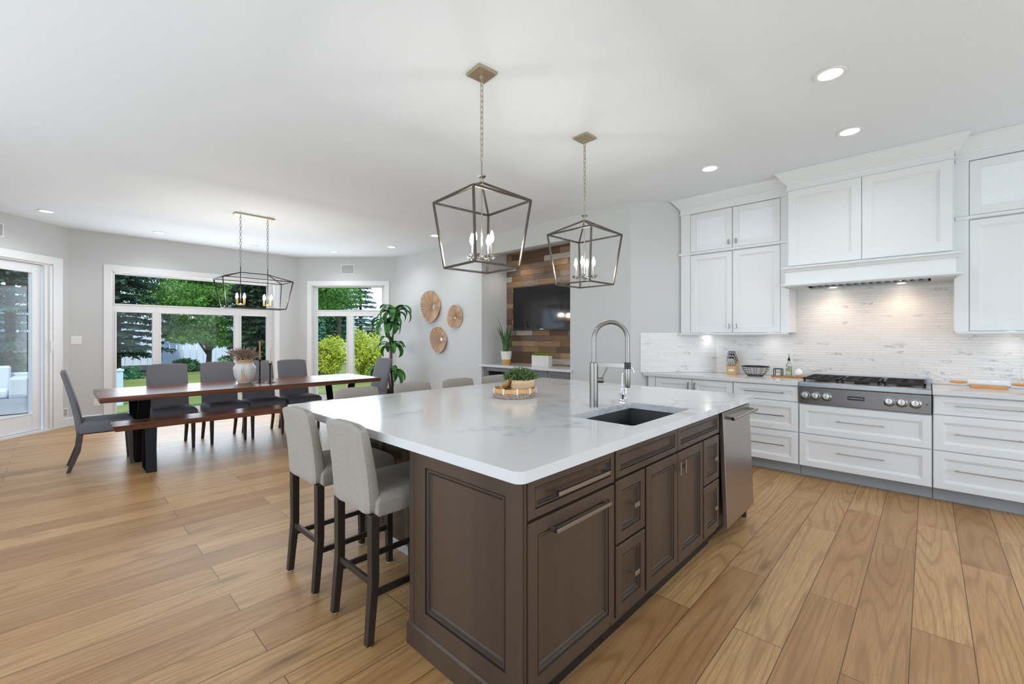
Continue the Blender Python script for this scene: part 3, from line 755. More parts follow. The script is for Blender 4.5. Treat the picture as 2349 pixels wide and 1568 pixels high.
# ------------------------------------------------------------------ upper cabinets
UX = 5.24
def upper(y0, y1, label, doors, side_gap, poly=None, leftstile=0, rightstile=0):
    pts = poly or [(UX + .02, y0), (UX + .02, y1), (XR - .002, y1), (XR - .002, y0)]
    r = carcass('upper_cabinet', pts, 1.40, 2.90, label, 'cabinet', 'cabinet_white')
    st = MB()
    if leftstile: st.box(UX, UX + .02, y0 - leftstile, y0, 1.40, 2.82)
    if rightstile: st.box(UX, UX + .02, y1, y1 + rightstile, 1.40, 2.82)
    st.build('stile', M['cabinet_white'], r)
    for (a, b, pull) in doors:
        fdrawer(r, a, b, 1.402, 2.322, x=UX + .02, kind='door', pull=pull and ('v', pull, 1.475, .05))
        # glass door above
        o = MB(); g = .0015; w = a - b - 2 * g; z0, z1 = 2.362, 2.808; fr = .066; t = .02
        for (aa, bb, c0, c1) in ((a - g, a - g - fr, z0, z1), (b + g + fr, b + g, z0, z1), (a - g - fr, b + g + fr, z0, z0 + fr), (a - g - fr, b + g + fr, z1 - fr, z1)):
            o.box(UX, UX + .02, bb, aa, c0, c1)
        d = o.build('glass_door', M['cabinet_white'], r, bevel=(.0015, 1))
        MB().box(UX + .008, UX + .014, b + g + fr, a - g - fr, z0 + fr, z1 - fr).build('glass_pane', M['rain_glass'], d)
        if pull: bar_pull('handle', d, (UX, pull, 2.40), (UX, pull, 2.45), NX_, out=.022, w=.012, feet=.006)
    return r
xl = lambda y: (5.3205 - .69089 * y) / .72296 - .0012
left = upper(2.168, 1.038, 'white upper cabinet with two rain-glass top doors left of the hood', [(2.053, 1.588, 1.625), (1.584, 1.117, 1.548)], 0,
             poly=[(UX + .02, 2.168), (UX + .02, 1.038), (XR - .002, 1.038), (XR - .002, 1.85), (xl(2.168), 2.168)], leftstile=.113, rightstile=.077)
right = upper(-.162, -1.25, 'tall white upper cabinet with a rain-glass top door right of the hood', [(-.249, -.72, None), (-.722, -1.19, None)], 0, leftstile=.085)
CRP = [(0, 2.885), (.010, 2.885), (.012, 2.895), (.022, 2.905), (.038, 2.925), (.062, 2.955), (.078, 2.975), (.082, 2.984), (.09, 2.986), (.09, 2.9985), (0, 2.9985)]
def crown(r, path):
    MB().sweep(path, [(0, 2.815), (.012, 2.817), (.014, 2.83), (.004, 2.832), (.004, 2.885), (0, 2.885)], left=False).build('fascia', M['cabinet_white'], r)
    MB().sweep(path, CRP, left=False).build('crown_moulding', M['cabinet_white'], r)
    MB().sweep(path, [(0, 2.328), (.014, 2.33), (.018, 2.340), (.018, 2.352), (.010, 2.358), (0, 2.358)], left=False).build('shelf_moulding', M['cabinet_white'], r)
    MB().sweep(path, [(0, 1.372), (.016, 1.374), (.022, 1.386), (.022, 1.396), (0, 1.398)], left=False).build('light_rail', M['cabinet_white'], r)
crown(left, [(xl(2.168) - .001, 2.169), (UX, 2.169), (UX, 1.045)])
crown(right, [(UX, -.168), (UX, -1.25)])
for r_, x_, y_ in ((left, 5.45, 1.92), (left, 5.45, 1.25), (right, 5.45, -.5)):
    MB().lathe([(.03, 0), (.03, -.006), (.001, -.006)], (x_, y_, 1.399), 16).build('puck_light', M['lamp_white'], r_)
    lamp('SPOT', 'puck_lamp', Vector((x_, y_, 1.385)) - OFF[r_], .8, (1, .97, .92), (0, 0, 0), r_, spot_size=R(150), spot_blend=1, shadow_soft_size=.05)

# ------------------------------------------------------------------ hood
HX, HY0, HY1 = 5.10, 1.030, -.158
hd = thing('range_hood', (5.3, .44, 1.87), 'large white panelled range hood with crown moulding above the cooktop', 'range hood')
MB().box(HX + .02, XR - .002, HY1, HY0, 2.04, 2.99).build('chimney', M['cabinet_white'], hd)
for a, b in ((HY0 - .012, .441), (.437, HY1 + .012)):
    MB().panel((HX + .02, b, 2.066), UY, NX_, a - b, 2.82 - 2.066, .02, .072).build('hood_panel', M['cabinet_white'], hd)
MB().box(HX + .004, HX + .02, HY1, HY0, 2.82, 2.99).build('fascia', M['cabinet_white'], hd)
for side in (HY0, HY1):
    pass
path = [(XR - .01, HY0), (HX, HY0), (HX, HY1), (XR - .01, HY1)]
MB().sweep([(5.26, HY0), (HX, HY0), (HX, HY1), (5.26, HY1)], [(0, 2.822), (.006, 2.822), (.006, 2.834), (0, 2.836)], left=False).build('bead', M['cabinet_white'], hd)
MB().sweep([(5.30, HY0), (HX + .004, HY0), (HX + .004, HY1), (5.30, HY1)], CRP, left=False).build('crown_moulding', M['cabinet_white'], hd)
low = [(XR - .002, HY0 + .012), (HX - .01, HY0 + .012), (HX - .01, HY1 - .012), (XR - .002, HY1 - .012)]
# mantle band hollow box: front and two sides, soffit
mb = MB().box(HX - .01, HX + .015, HY1 - .01, HY0 + .01, 1.868, 2.04).box(HX + .015, XR - .002, HY0 - .012, HY0 + .01, 1.868, 2.04).box(HX + .015, XR - .002, HY1 - .01, HY1 + .012, 1.868, 2.04)
mb.box(HX + .015, XR - .002, HY1 + .012, HY0 - .012, 2.02, 2.04)
mb.build('mantle', M['cabinet_white'], hd)
lp = [(5.25, HY0 + .010), (HX - .01, HY0 + .010), (HX - .01, HY1 - .010), (5.25, HY1 - .010)]
MB().sweep(lp, [(0, 2.005), (.010, 2.007), (.014, 2.02), (.028, 2.034), (.032, 2.036), (.032, 2.048), (0, 2.05)], left=False).build('upper_ledge', M['cabinet_white'], hd)
MB().sweep(lp, [(0, 1.852), (.012, 1.852), (.030, 1.862), (.034, 1.868), (.034, 1.878), (0, 1.882)], left=False).build('lower_ledge', M['cabinet_white'], hd)
mb = MB().box(HX + .0, 5.135, HY1 - .005, HY0 + .005, 1.852, 1.866).box(5.135, XR - .012, HY1 - .005, -.02, 1.852, 1.866).box(5.135, XR - .012, .89, HY0 + .005, 1.852, 1.866).box(5.51, XR - .012, -.02, .89, 1.852, 1.866)
mb.build('soffit', M['cabinet_white'], hd)
ins = MB().box(5.14, 5.505, -.015, .885, 1.90, 1.905)
for k in range(15): ins.obox((5.145, .0 + k * .058, 1.866), (.29, 0, 0), (0, .034, .012), (0, -.002, .02))
ins.build('baffle_filter', M['stainless_h'], hd)
MB().box(5.44, 5.505, -.01, .88, 1.858, 1.90).build('filter_rail', M['stainless_h'], hd, bevel=(.003, 2))
for y_ in (.70, .18):
    MB().lathe([(.028, 0), (.028, -.004), (.001, -.004)], (5.475, y_, 1.858), 16).build('hood_lamp', M['puck_warm'], hd)
    lamp('SPOT', 'hood_light', Vector((5.36, y_, 1.84)) - OFF[hd], 5.0, (1, .74, .55), (0, 0, 0), hd, spot_size=R(165), spot_blend=1, shadow_soft_size=.08)
# ------------------------------------------------------------------ island
YF = .97                    # plane of the door fronts facing -Y
UXv = Vector((1, 0, 0)); NYm = Vector((0, -1, 0))
IW = M['island_wood']
IPROF = [(0, 0), (0, .016), (.004, .020), (.046, .020), (.048, .015), (.052, .015), (.0535, .0175), (.060, .0175), (.062, .012), (.068, .010), (.072, .0045), (.0735, .0045)]
def ifront(r, x0, x1, z0, z1, kind, pull=None, fr=None):
    g = .002; w = x1 - x0 - 2 * g; h = z1 - z0 - 2 * g
    k = min(1, w / 2 / .1, h / 2 / .1)
    pr = [(a * (1 if a <= .004 else k), d) for a, d in IPROF] if k < 1 else IPROF
    d = MB().panel((x0 + g, YF + .02, z0 + g), UXv, NYm, w, h, .02, prof=pr, groove=(3, 4, 8)).build(kind, [IW, M['dark_groove']], r)
    if pull:
        if pull[0] == 'h':
            c = pull[2]; w_ = pull[1]; bar_pull('handle', d, (c - w_ / 2, YF, pull[3]), (c + w_ / 2, YF, pull[3]), NYm, out=.032, w=.014, post=.014, feet=.007)
        elif pull[0] == 'k':
            mb = MB().bar((pull[1], YF, pull[2]), (pull[1], YF - .026, pull[2] - .002), .018, .008).bar((pull[1] - .022, YF - .026, pull[2]), (pull[1] + .022, YF - .026, pull[2]), .008, .020)
            mb.build('knob', M['brushed_nickel'], d, bevel=(.0015, 2))
        else:
            mb = MB().bar((pull[1], YF, pull[2]), (pull[1], YF - .028, pull[2]), .008, .02, up=(0, 0, 1)).bar((pull[1], YF - .028, pull[2] - .035), (pull[1], YF - .028, pull[2] + .035), .014, .008, up=(0, 1, 0))
            mb.build('knob', M['brushed_nickel'], d, bevel=(.0015, 2))
    return d
# end cabinet with the panelled side
e = thing('island_cabinet', (1.35, 1.3, 0), 'dark brown island end cabinet with a panelled side, top drawer and tall pull-out door', 'cabinet')
MB().box(1.098, 1.654, YF + .022, 1.62, .10, .879).build('body', IW, e)
MB().panel((1.098, 1.62, .10), Vector((0, -1, 0)), Vector((-1, 0, 0)), 1.62 - (YF + .012), .779, .020, prof=[(0, 0), (0, .018), (.002, .020), (.080, .020), (.082, .014), (.087, .014), (.0885, .0165), (.095, .0165), (.097, .011), (.104, .009), (.109, .003), (.111, .003)], groove=(3, 4, 8)).build('side_panel', [IW, M['dark_groove']], e)
MB().box(1.078, 1.098, 1.62, 1.656, .10, .879).box(1.098, 1.66, 1.62, 1.64, .10, .879).build('corner_stile', IW, e)
pl = MB().sweep([(1.60, 1.650), (1.088, 1.650), (1.088, YF + .03)], [(0, 0), (.018, 0), (.018, .092), (.010, .100), (0, .100)], left=False)
pl.build('plinth', IW, e)
MB().box(1.098, 1.654, 1.04, 1.62, 0, .10).build('toe_kick', M['black_plastic'], e)
MB().box(1.084, 1.094, YF + .008, YF + .04, 0, .879).build('face_stile', IW, e)
ifront(e, 1.095, 1.654, .727, .872, 'drawer', ('h', .34, 1.385, .800))
ifront(e, 1.095, 1.654, .135, .720, 'door', ('h', .36, 1.385, .672))
c = thing('island_cabinet', (2.3, 1.3, 0), 'dark brown island sink cabinet with two doors and four small knobbed drawers', 'cabinet')
MB().box(1.658, 2.948, YF + .022, 1.62, .10, .655).box(1.658, 2.948, YF + .022, YF + .045, .655, .879).box(1.658, 1.678, YF + .045, 1.62, .655, .879).box(2.928, 2.948, YF + .045, 1.62, .655, .879).box(1.678, 2.928, 1.60, 1.62, .655, .879).build('body', IW, c)
MB().box(1.658, 2.948, 1.04, 1.62, 0, .10).build('toe_kick', M['black_plastic'], c)
ifront(c, 1.664, 2.300, .735, .872, 'false_front'); ifront(c, 2.306, 2.944, .735, .872, 'false_front')
ifront(c, 1.664, 1.932, .450, .728, 'drawer', ('k', 1.80, .60)); ifront(c, 1.664, 1.932, .135, .443, 'drawer', ('k', 1.80, .295))
ifront(c, 2.682, 2.944, .450, .728, 'drawer', ('k', 2.815, .60)); ifront(c, 2.682, 2.944, .135, .443, 'drawer', ('k', 2.815, .295))
ifront(c, 1.946, 2.304, .135, .728, 'door', ('v', 2.275, .655)); ifront(c, 2.310, 2.668, .135, .728, 'door', ('v', 2.340, .655))
# dishwasher, door bottom standing slightly proud
dw = thing('dishwasher', (3.27, 1.25, 0), 'stainless dishwasher with a bar handle at the range end of the island', 'dishwasher')
MB().box(2.985, 3.56, 1.0, 1.60, .10, .865).build('tub', M['black_plastic'], dw)
MB().obox((2.985, .930, .118), (.575, 0, 0), (0, .03, 0), (0, .030, .742)).build('door', M['stainless_v'], dw, bevel=(.003, 2))
MB().box(2.985, 3.56, 1.06, 1.6, 0, .10).build('toe_kick', M['black_plastic'], dw)
mb = MB().tube([(3.01, .905, .822), (3.535, .905, .822)], .011, 12)
for x in (3.02, 3.525): mb.bar((x, .905, .822), (x, .962, .825), .02, .018)
mb.build('handle', M['stainless_h'], dw, smooth=True)
ep = thing('island_cabinet', (3.58, 1.3, 0), 'dark island end panel beside the dishwasher', 'cabinet')
MB().box(3.563, 3.585, .985, 1.62, 0, .879).build('panel', IW, ep)
# rear cabinet block under the seating overhang, with an undercounter cooler
bk = thing('island_cabinet', (2.5, 2.1, 0), 'dark wood rear block of the island behind the stools', 'cabinet')
MB().box(1.47, 3.56, 1.66, 2.60, .10, .879).build('body', IW, bk)
MB().box(1.50, 3.54, 1.66, 2.57, 0, .10).build('toe_kick', M['speaker_grille'], bk)
MB().panel((1.47, 1.665, .60), UY, NX_, .60, .277, .018, .05).build('panel', IW, bk)
MB().panel((1.47, 2.27, .10), UY, NX_, .325, .777, .018, .05).build('panel', IW, bk)
wc = thing('beverage_cooler', (1.46, 1.96, .11), 'stainless undercounter appliance behind the two near stools', 'appliance')
MB().box(1.435, 1.469, 1.67, 2.26, .11, .59).build('door', M['stainless_v'], wc, bevel=(.003, 2))
mb = MB().tube([(1.405, 1.72, .54), (1.405, 2.21, .54)], .008, 10)
for y in (1.75, 2.18): mb.bar((1.405, y, .54), (1.436, y, .54), .014)
mb.build('handle', M['chrome'], wc, smooth=True)

# quartz slab with the undermount sink opening
def slab(x0, x1, y0, y1, z0, z1, hole, r=.035):
    bm = bmesh.new()
    def loop(pts):
        vs = [bm.verts.new((x, y, z1)) for x, y in pts]; return [bm.edges.new((vs[i], vs[(i + 1) % len(vs)])) for i in range(len(vs))]
    def rr(a0, a1, b0, b1, r):
        P = []
        for cx, cy, s in ((a1 - r, b1 - r, 0), (a0 + r, b1 - r, 90), (a0 + r, b0 + r, 180), (a1 - r, b0 + r, 270)):
            for k in range(7): a = R(s + 15 * k); P.append((cx + r * math.cos(a), cy + r * math.sin(a)))
        return P
    es = loop(rr(x0, x1, y0, y1, r)) + loop(rr(*hole, .02))
    bmesh.ops.triangle_fill(bm, use_beauty=True, edges=es)
    top = list(bm.faces)
    ret = bmesh.ops.extrude_face_region(bm, geom=top)
    bmesh.ops.translate(bm, vec=(0, 0, z0 - z1), verts=[v for v in ret['geom'] if isinstance(v, bmesh.types.BMVert)])
    bmesh.ops.recalc_face_normals(bm, faces=bm.faces)
    me = bpy.data.meshes.new('countertop'); bm.to_mesh(me); bm.free(); me.materials.append(M['quartz'])
    me.shade_smooth(); me.set_sharp_from_angle(angle=R(35))
    o = bpy.data.objects.new('countertop', me); COL.objects.link(o)
    b = o.modifiers.new('bevel', 'BEVEL'); b.width = .003; b.segments = 2; b.limit_method = 'ANGLE'; b.angle_limit = R(40); b.harden_normals = True
    return o
tag(slab(1.010, 3.590, .930, 2.960, .88, .92, (1.93, 2.63, 1.03, 1.425)), 'large white veined quartz worktop of the island with an undermount sink', 'countertop')
sk = thing('sink', (2.28, 1.23, .66), 'black composite undermount sink sunk in the island worktop', 'sink')
def rrect(x0, x1, y0, y1, z, r, n=5):
    P = []
    for cx, cy, s in ((x1 - r, y1 - r, 0), (x0 + r, y1 - r, 90), (x0 + r, y0 + r, 180), (x1 - r, y0 + r, 270)):
        for k in range(n): a = R(s + 90 / (n - 1) * k); P.append((cx + r * math.cos(a), cy + r * math.sin(a), z))
    return P
MB().loft([rrect(1.90, 2.66, 1.00, 1.455, .8785, .02), rrect(1.925, 2.635, 1.025, 1.430, .8785, .02), rrect(1.93, 2.63, 1.03, 1.425, .872, .02), rrect(1.94, 2.62, 1.04, 1.415, .70, .03), rrect(1.96, 2.60, 1.06, 1.395, .682, .03)], False, True).build('basin', M['sink_black'], sk, smooth=True)
MB().lathe([(.045, 0), (.045, .003), (.03, .004), (.028, .001), (.001, .001)], (2.28, 1.24, .6825), 20).build('drain', M['chrome'], sk, smooth=True)
# tall spring-neck faucet
FB = Vector((2.287, 1.488, .92)); fd = Vector((.66, -.75, 0)).normalized()
fc = thing('faucet', tuple(FB), 'tall brushed steel gooseneck faucet with a docking arm beside the sink', 'faucet')
MB().lathe([(.026, 0), (.026, .272), (.0225, .276)], FB, 24).build('column', M['faucet_steel'], fc, smooth=True)
RR = .1025
pts = [FB + Vector((0, 0, .27)), FB + Vector((0, 0, .42))] + [FB + fd * (RR - RR * math.cos(a)) + Vector((0, 0, .42 + RR * math.sin(a))) for a in [PI * k / 16 for k in range(1, 17)]] + [FB + fd * 2 * RR + Vector((0, 0, .27))]
MB().tube(pts, .0135, 14).build('hose', M['faucet_steel'], fc, smooth=True)
T = FB + fd * 2 * RR
MB().lathe([(.015, .0), (.0175, .01), (.0175, .13), (.015, .14)], T + Vector((0, 0, .12)), 18).build('spray_head', M['faucet_steel'], fc, smooth=True)
MB().lathe([(.020, 0), (.020, .04)], T + Vector((0, 0, .235)), 18).build('collar', M['black_plastic'], fc, smooth=True)
MB().bar(FB + fd * .02 + Vector((0, 0, .262)), T - fd * .018 + Vector((0, 0, .255)), .008, .026).build('docking_arm', M['brushed_nickel'], fc, bevel=(.001, 1))
mb = MB().tube([FB + fd * .02 + Vector((0, 0, .165)), FB + fd * .058 + Vector((0, 0, .165))], .018, 14).bar(FB + fd * .048 + Vector((0, 0, .17)), FB + fd * .085 + Vector((0, 0, .245)), .016, .008)
mb.build('lever', M['faucet_steel'], fc, smooth=True)
# small filtered water faucet
G = Vector((2.603, 1.473, .92)); sf = thing('water_faucet', tuple(G), 'small chrome filtered water tap right of the tall faucet', 'faucet')
MB().lathe([(.024, 0), (.024, .006), (.016, .012), (.014, .03), (.019, .04), (.019, .05), (.012, .058), (.012, .095), (.006, .1)], G, 18).build('body', M['chrome'], sf, smooth=True)
mb = MB().tube([G + Vector((0, 0, .07)), G + Vector((.03, -.01, .075))], .007, 10); mb.tube([G + Vector((.028, -.01, .055)), G + Vector((.03, -.01, .10))], .006, 8).tube([G + Vector((0, 0, .02)), G + Vector((.028, -.012, .03))], .009, 10)
mb.build('lever', M['chrome'], sf, smooth=True)
q = Vector((.69, -.72, 0)).normalized()
MB().tube([G + Vector((0, 0, .09)), G + Vector((0, 0, .17)), G + q * .008 + Vector((0, 0, .20)), G + q * .025 + Vector((0, 0, .225)), G + q * .05 + Vector((0, 0, .235)), G + q * .07 + Vector((0, 0, .222)), G + q * .08 + Vector((0, 0, .195))], .0042, 10).build('spout', M['chrome'], sf, smooth=True)

# ------------------------------------------------------------------ bar stools (local: seat front toward -Y)
def curve_pad(w, h, t, bow, lean, z0, y0, nx=9, nz=9):
    # upholstered back: front face y0-, rear face y0 + t, leaning back by `lean`, rounded top corners
    mb = MB(); rings = []
    def pt(i, k, s):
        u = -1 + 2 * i / (nx - 1); v = k / (nz - 1)
        x = u * w / 2 * (1 - .02 * max(0, v - .85) / .15); z = z0 + v * h - .016 * abs(u) ** 6 * max(0, (v - .5) * 2)
        y = y0 + lean * v ** 1.4 + bow * (1 - u * u) + (t * (1 - .35 * v) if s else 0)
        return (x, y, z)
    for k in range(nz): rings.append([pt(i, k, 0) for i in range(nx)] + [pt(i, k, 1) for i in range(nx - 1, -1, -1)])
    top = rings[-1]; m = len(top)
    for f, dz, fx in ((.90, .006, .985), (.62, .011, .965), (.2, .013, .94)):
        new = []
        for i in range(m):
            a, b = top[i], top[m - 1 - i]; my = (a[1] + b[1]) / 2
            new.append((a[0] * fx, my + (a[1] - my) * f, a[2] + dz))
        rings.append(new)
    return mb.loft(rings)
def make_stool():
    r = thing('bar_stool', (0, 0, 0), 'x', 'stool')
    st = MB().loft([[(x * .19, y * .21 - .01, .555) for x, y in ((-1, -1), (1, -1), (1, 1), (-1, 1))], [(x * .20, y * .225 - .01, .575) for x, y in ((-1, -1), (1, -1), (1, 1), (-1, 1))], [(x * .20, y * .225 - .01, .63) for x, y in ((-1, -1), (1, -1), (1, 1), (-1, 1))], [(x * .17, y * .19 - .01, .658) for x, y in ((-1, -1), (1, -1), (1, 1), (-1, 1))]])
    st.build('seat', M['stool_linen'], r, bevel=(.018, 3), smooth=True)
    b = curve_pad(.37, .395, .075, -.012, .065, .555, .175)
    b.build('backrest', M['stool_linen'], r, smooth=True, ang=75, subsurf=1)
    L = M['espresso_wood']
    for sx in (-1, 1):
        x = sx * .165
        MB().loft([[(x + a * .021, .215 + b_ * .02, .57) for a, b_ in ((-1, -1), (1, -1), (1, 1), (-1, 1))], [(x + a * .02, .214 + b_ * .019, .28) for a, b_ in ((-1, -1), (1, -1), (1, 1), (-1, 1))], [(x + sx * .004 + a * .017, .238 + b_ * .016, .006) for a, b_ in ((-1, -1), (1, -1), (1, 1), (-1, 1))]]).build('leg', L, r, bevel=(.003, 2))
        MB().loft([[(x + a * .021, -.195 + b_ * .021, .57) for a, b_ in ((-1, -1), (1, -1), (1, 1), (-1, 1))], [(x + a * .016, -.205 + b_ * .016, .006) for a, b_ in ((-1, -1), (1, -1), (1, 1), (-1, 1))]]).build('leg', L, r, bevel=(.003, 2))
        MB().bar((x, -.19, .215), (x, .20, .215), .018, .028).build('stretcher', L, r, bevel=(.002, 1))
        for y, in ((.238,), (-.205,)): MB().lathe([(.011, 0), (.011, .007)], (x + (sx * .004 if y > 0 else 0), y, 0), 12).build('glide', M['plate_white'], r)
    MB().bar((-.155, .215, .262), (.155, .215, .262), .018, .028).build('stretcher', L, r, bevel=(.002, 1))
    MB().bar((-.155, -.20, .30), (.155, -.20, .30), .018, .03).build('stretcher', L, r, bevel=(.002, 1))
    return r
stool = make_stool()
stool.location = (1.180, 1.935, 0); stool.rotation_euler = (0, 0, R(90)); stool['label'] = 'light grey linen bar stool nearest the camera, tucked against the panelled island end'; stool['group'] = 'linen bar stools'
copy_tree(stool, (1.175, 2.505, 0), R(91), 'light grey linen bar stool at the island end, behind the nearest stool')
far = ['far-side linen bar stool whose back peeks over the worktop at the left', 'second far-side linen bar stool from the left, in front of the potted plant', 'third far-side linen bar stool from the left, below the wall discs', 'far-side linen bar stool hidden behind the wicker tray']
for i, x in enumerate((1.625, 2.125, 2.635, 3.13)): copy_tree(stool, (x, 2.965, 0), R((1, -1, 0, 1)[i]), far[i])

# ------------------------------------------------------------------ cage pendants
def chain(mb, p0, p1, ll=.042, w=.018, r=.0028):
    p0, p1 = Vector(p0), Vector(p1); L = (p1 - p0).length; n = max(2, int(L / (ll * .80))); st = L / n; d = (p1 - p0) / L
    for i in range(n):
        c0 = p0 + d * (i + .5) * st; s = Vector((1, 0, 0)) if i % 2 else Vector((0, 1, 0)); h = st * .5 + r * 1.5
        P = [c0 + s * (w / 2 * math.cos(a)) + d * ((h - w / 2) * (1 if math.sin(a) > 0 else -1) + w / 2 * math.sin(a)) for a in [2 * PI * (k + .5) / 10 for k in range(10)]]
        mb.tube(P, r, 6, closed=True)
    return mb
def bulb(parent, p, mat_sleeve, rr=.009, h=.085, energy=0, dish=True, name='candle'):
    c = MB().lathe([(rr, 0), (rr, h), (rr * .5, h + .004)], p, 12).build(name, mat_sleeve, parent, smooth=True)
    MB().lathe([(.004, 0), (.013, .018), (.014, .030), (.009, .055), (.002, .075)], Vector(p) + Vector((0, 0, h + .002)), 12).build('bulb', M['bulb_warm'], c, smooth=True)
    if dish:
        MB().lathe([(.010, -.004), (.022, .001), (.028, .012), (.031, .013), (.024, -.004), (.010, -.012)], p, 8, False, False).build('bobeche', M['crystal'], c)
    return c
def pendant(x, y, rot, label, zs=2.183 + .0, k=1.0):
    zsh, zbt, zap = 2.195, 1.785, 2.315
    r = thing('cage_pendant', (x, y, ZC), label, 'pendant light', 'cage pendants over the island')
    cx, cy = math.cos(rot), math.sin(rot)
    def q(a, b, z): return (x + a * cx - b * cy, y + a * cy + b * cx, z)
    a1, a2 = .217 * k, .167 * k
    mb = MB(); t = .0125
    tops = [q(i * a1, j * a1, zsh) for i, j in ((-1, -1), (1, -1), (1, 1), (-1, 1))]; bots = [q(i * a2, j * a2, zbt) for i, j in ((-1, -1), (1, -1), (1, 1), (-1, 1))]
    for i in range(4):
        mb.bar(tops[i], tops[(i + 1) % 4], t); mb.bar(bots[i], bots[(i + 1) % 4], t); mb.bar(tops[i], bots[i], t); mb.bar(tops[i], (x, y, zap), t)
    for p in tops + bots: mb.sphere(p, t * .62, 8)
    mb.build('cage', M['cage_bronze'], r, bevel=(.0012, 1))
    MB().lathe([(.001, .022), (.012, .018), (.012, -.012), (.001, -.016)], (x, y, zap), 16).build('hub', M['champagne'], r, smooth=True)
    MB().lathe([(.008, .028), (.020, .030), (.026, .040), (.020, .034), (.008, .034)], (x, y, zap), 8).build('crystal_cup', M['crystal'], r)
    MB().tube([(x, y, zap - .01), (x, y, 1.845)], .0045, 10).build('rod', M['brushed_nickel'], r, smooth=True)
    MB().tube([(x, y, zap + .02), (x, y, zap + .135)], .0055, 10).build('rod', M['brushed_nickel'], r, smooth=True)
    chain(MB(), (x, y, zap + .135), (x, y, ZC - .045)).build('chain', M['champagne'], r, smooth=True)
    s = .065
    cn = MB().loft([[q(i * s, j * s, ZC - .018) for i, j in ((-1, -1), (1, -1), (1, 1), (-1, 1))], [q(i * (s + .006), j * (s + .006), ZC - .012) for i, j in ((-1, -1), (1, -1), (1, 1), (-1, 1))], [q(i * (s + .006), j * (s + .006), ZC - .001) for i, j in ((-1, -1), (1, -1), (1, 1), (-1, 1))]])
    cn.build('canopy', M['champagne'], r, bevel=(.001, 1))
    MB().lathe([(.001, -.05), (.008, -.046), (.008, -.036), (.014, -.030), (.014, -.019)], (x, y, ZC), 14).build('loop', M['champagne'], r, smooth=True)
    zc = 1.845; rad = .075
    arms = MB().lathe([(.014, -.012), (.02, -.004), (.02, .006), (.008, .012)], (x, y, zc), 14)
    ps = [(x + rad * math.cos(an), y + rad * math.sin(an)) for an in [rot + .35 + 2 * PI * i / 4 for i in range(4)]]
    for px_, py_ in ps: arms.tube([(x, y, zc), ((x + px_) / 2, (y + py_) / 2, zc - .012), (px_, py_, zc)], .0045, 8)
    arms.build('candle_arms', M['brushed_nickel'], r, smooth=True)
    for px_, py_ in ps: bulb(r, (px_, py_, zc), M['brushed_nickel'])
    MB().lathe([(.007, -.012), (.012, -.022), (.001, -.032)], (x, y, zc), 10).build('finial', M['crystal'], r, smooth=True)
    lamp('POINT', 'pendant_glow', (0, 0, 1.98 - ZC), 6.5, (1, .96, .90), (0, 0, 0), r, shadow_soft_size=.03)
    return r
pendant(1.834, 2.014, R(-6), 'square cage pendant nearest the camera over the island, larger of the two in the photo')
pendant(3.014, 2.050, R(-1.5), 'square cage pendant over the range end of the island, in front of the television', k=1.0)

# ------------------------------------------------------------------ tray, planter, bird on the island
tr = thing('wicker_tray', (2.29, 2.165, .921), 'round two-tone wicker tray on the island worktop', 'tray')
TC = Vector((2.29, 2.165, .921))
def ring(r0, r1, z0, z1, c=TC, n=48): return MB().lathe([(r0, z0), (r1, z0), (r1 + .004, z1), (r0 + .004, z1), (r0, z0)], c, n, False, False)
MB().lathe([(.001, .0), (.150, .0), (.152, .006), (.001, .006)], TC, 40).build('base', M['woven_tray'], tr, smooth=True)
ring(.146, .153, .002, .034).build('woven_side', M['woven_tray'], tr, smooth=True, ang=60)
ring(.149, .156, .036, .066).build('rattan_band', M['rattan'], tr, smooth=True, ang=60)
for a in range(0, 360, 36):
    an = R(a + 12)
    MB().obox(TC + Vector((.146 * math.cos(an), .146 * math.sin(an), .030)), Vector((-math.sin(an), math.cos(an), 0)) * .014, Vector((math.cos(an), math.sin(an), 0)) * .016, (0, 0, .040)).build('lashing', M['white_rattan'], tr, bevel=(.002, 1))
pc = TC + Vector((.042, -.022, .007))
pot = thing('bamboo_bowl', tuple(pc), 'striped blonde bamboo planter bowl standing in the wicker tray', 'planter')
MB().lathe([(.072, 0), (.082, .006), (.098, .092), (.102, .112), (.102, .118), (.096, .118), (.092, .10), (.07, .01)], pc, 36, True, False).build('bowl', M['bamboo'], pot, smooth=True)
MB().lathe([(.001, .105), (.098, .105)], pc, 24, False, False).build('soil', M['soil'], pot)
def leaves(mb, n, fn, size, aspect=.5, fold=0):
    for _ in range(n):
        p, d = fn(); p = Vector(p); d = Vector(d).normalized(); s = size * random.uniform(.65, 1.25)
        side = d.cross(Vector((random.uniform(-1, 1), random.uniform(-1, 1), random.uniform(-.3, 1)))); 
        if side.length < 1e-3: side = Vector((1, 0, 0))
        side.normalize(); b = len(mb.v)
        mb.v += [tuple(p), tuple(p + d * s * .5 + side * s * aspect * .5), tuple(p + d * s), tuple(p + d * s * .5 - side * s * aspect * .5)]
        mb.face(b, b + 1, b + 2, b + 3)
    return mb
def herb():
    a = random.uniform(0, 2 * PI); r_ = .110 * math.sqrt(random.random()); z = .112 + random.random() * .085 * (1 - (r_ / .15) ** 2)
    return pc + Vector((r_ * math.cos(a), r_ * math.sin(a), z)), (math.cos(a) + random.uniform(-.6, .6), math.sin(a) + random.uniform(-.6, .6), random.uniform(.1, 1.2))
leaves(MB(), 1500, herb, .021, .6).build('foliage', M['leaf_herb'], pot)
stems = MB()
for i in range(26):
    a = random.uniform(0, 2 * PI); stems.tube([pc + Vector((.03 * math.cos(a), .03 * math.sin(a), .08)), pc + Vector((.09 * math.cos(a), .09 * math.sin(a), .13 + .03 * random.random()))], .0012, 4)
stems.build('stems', M['leaf_herb'], pot)
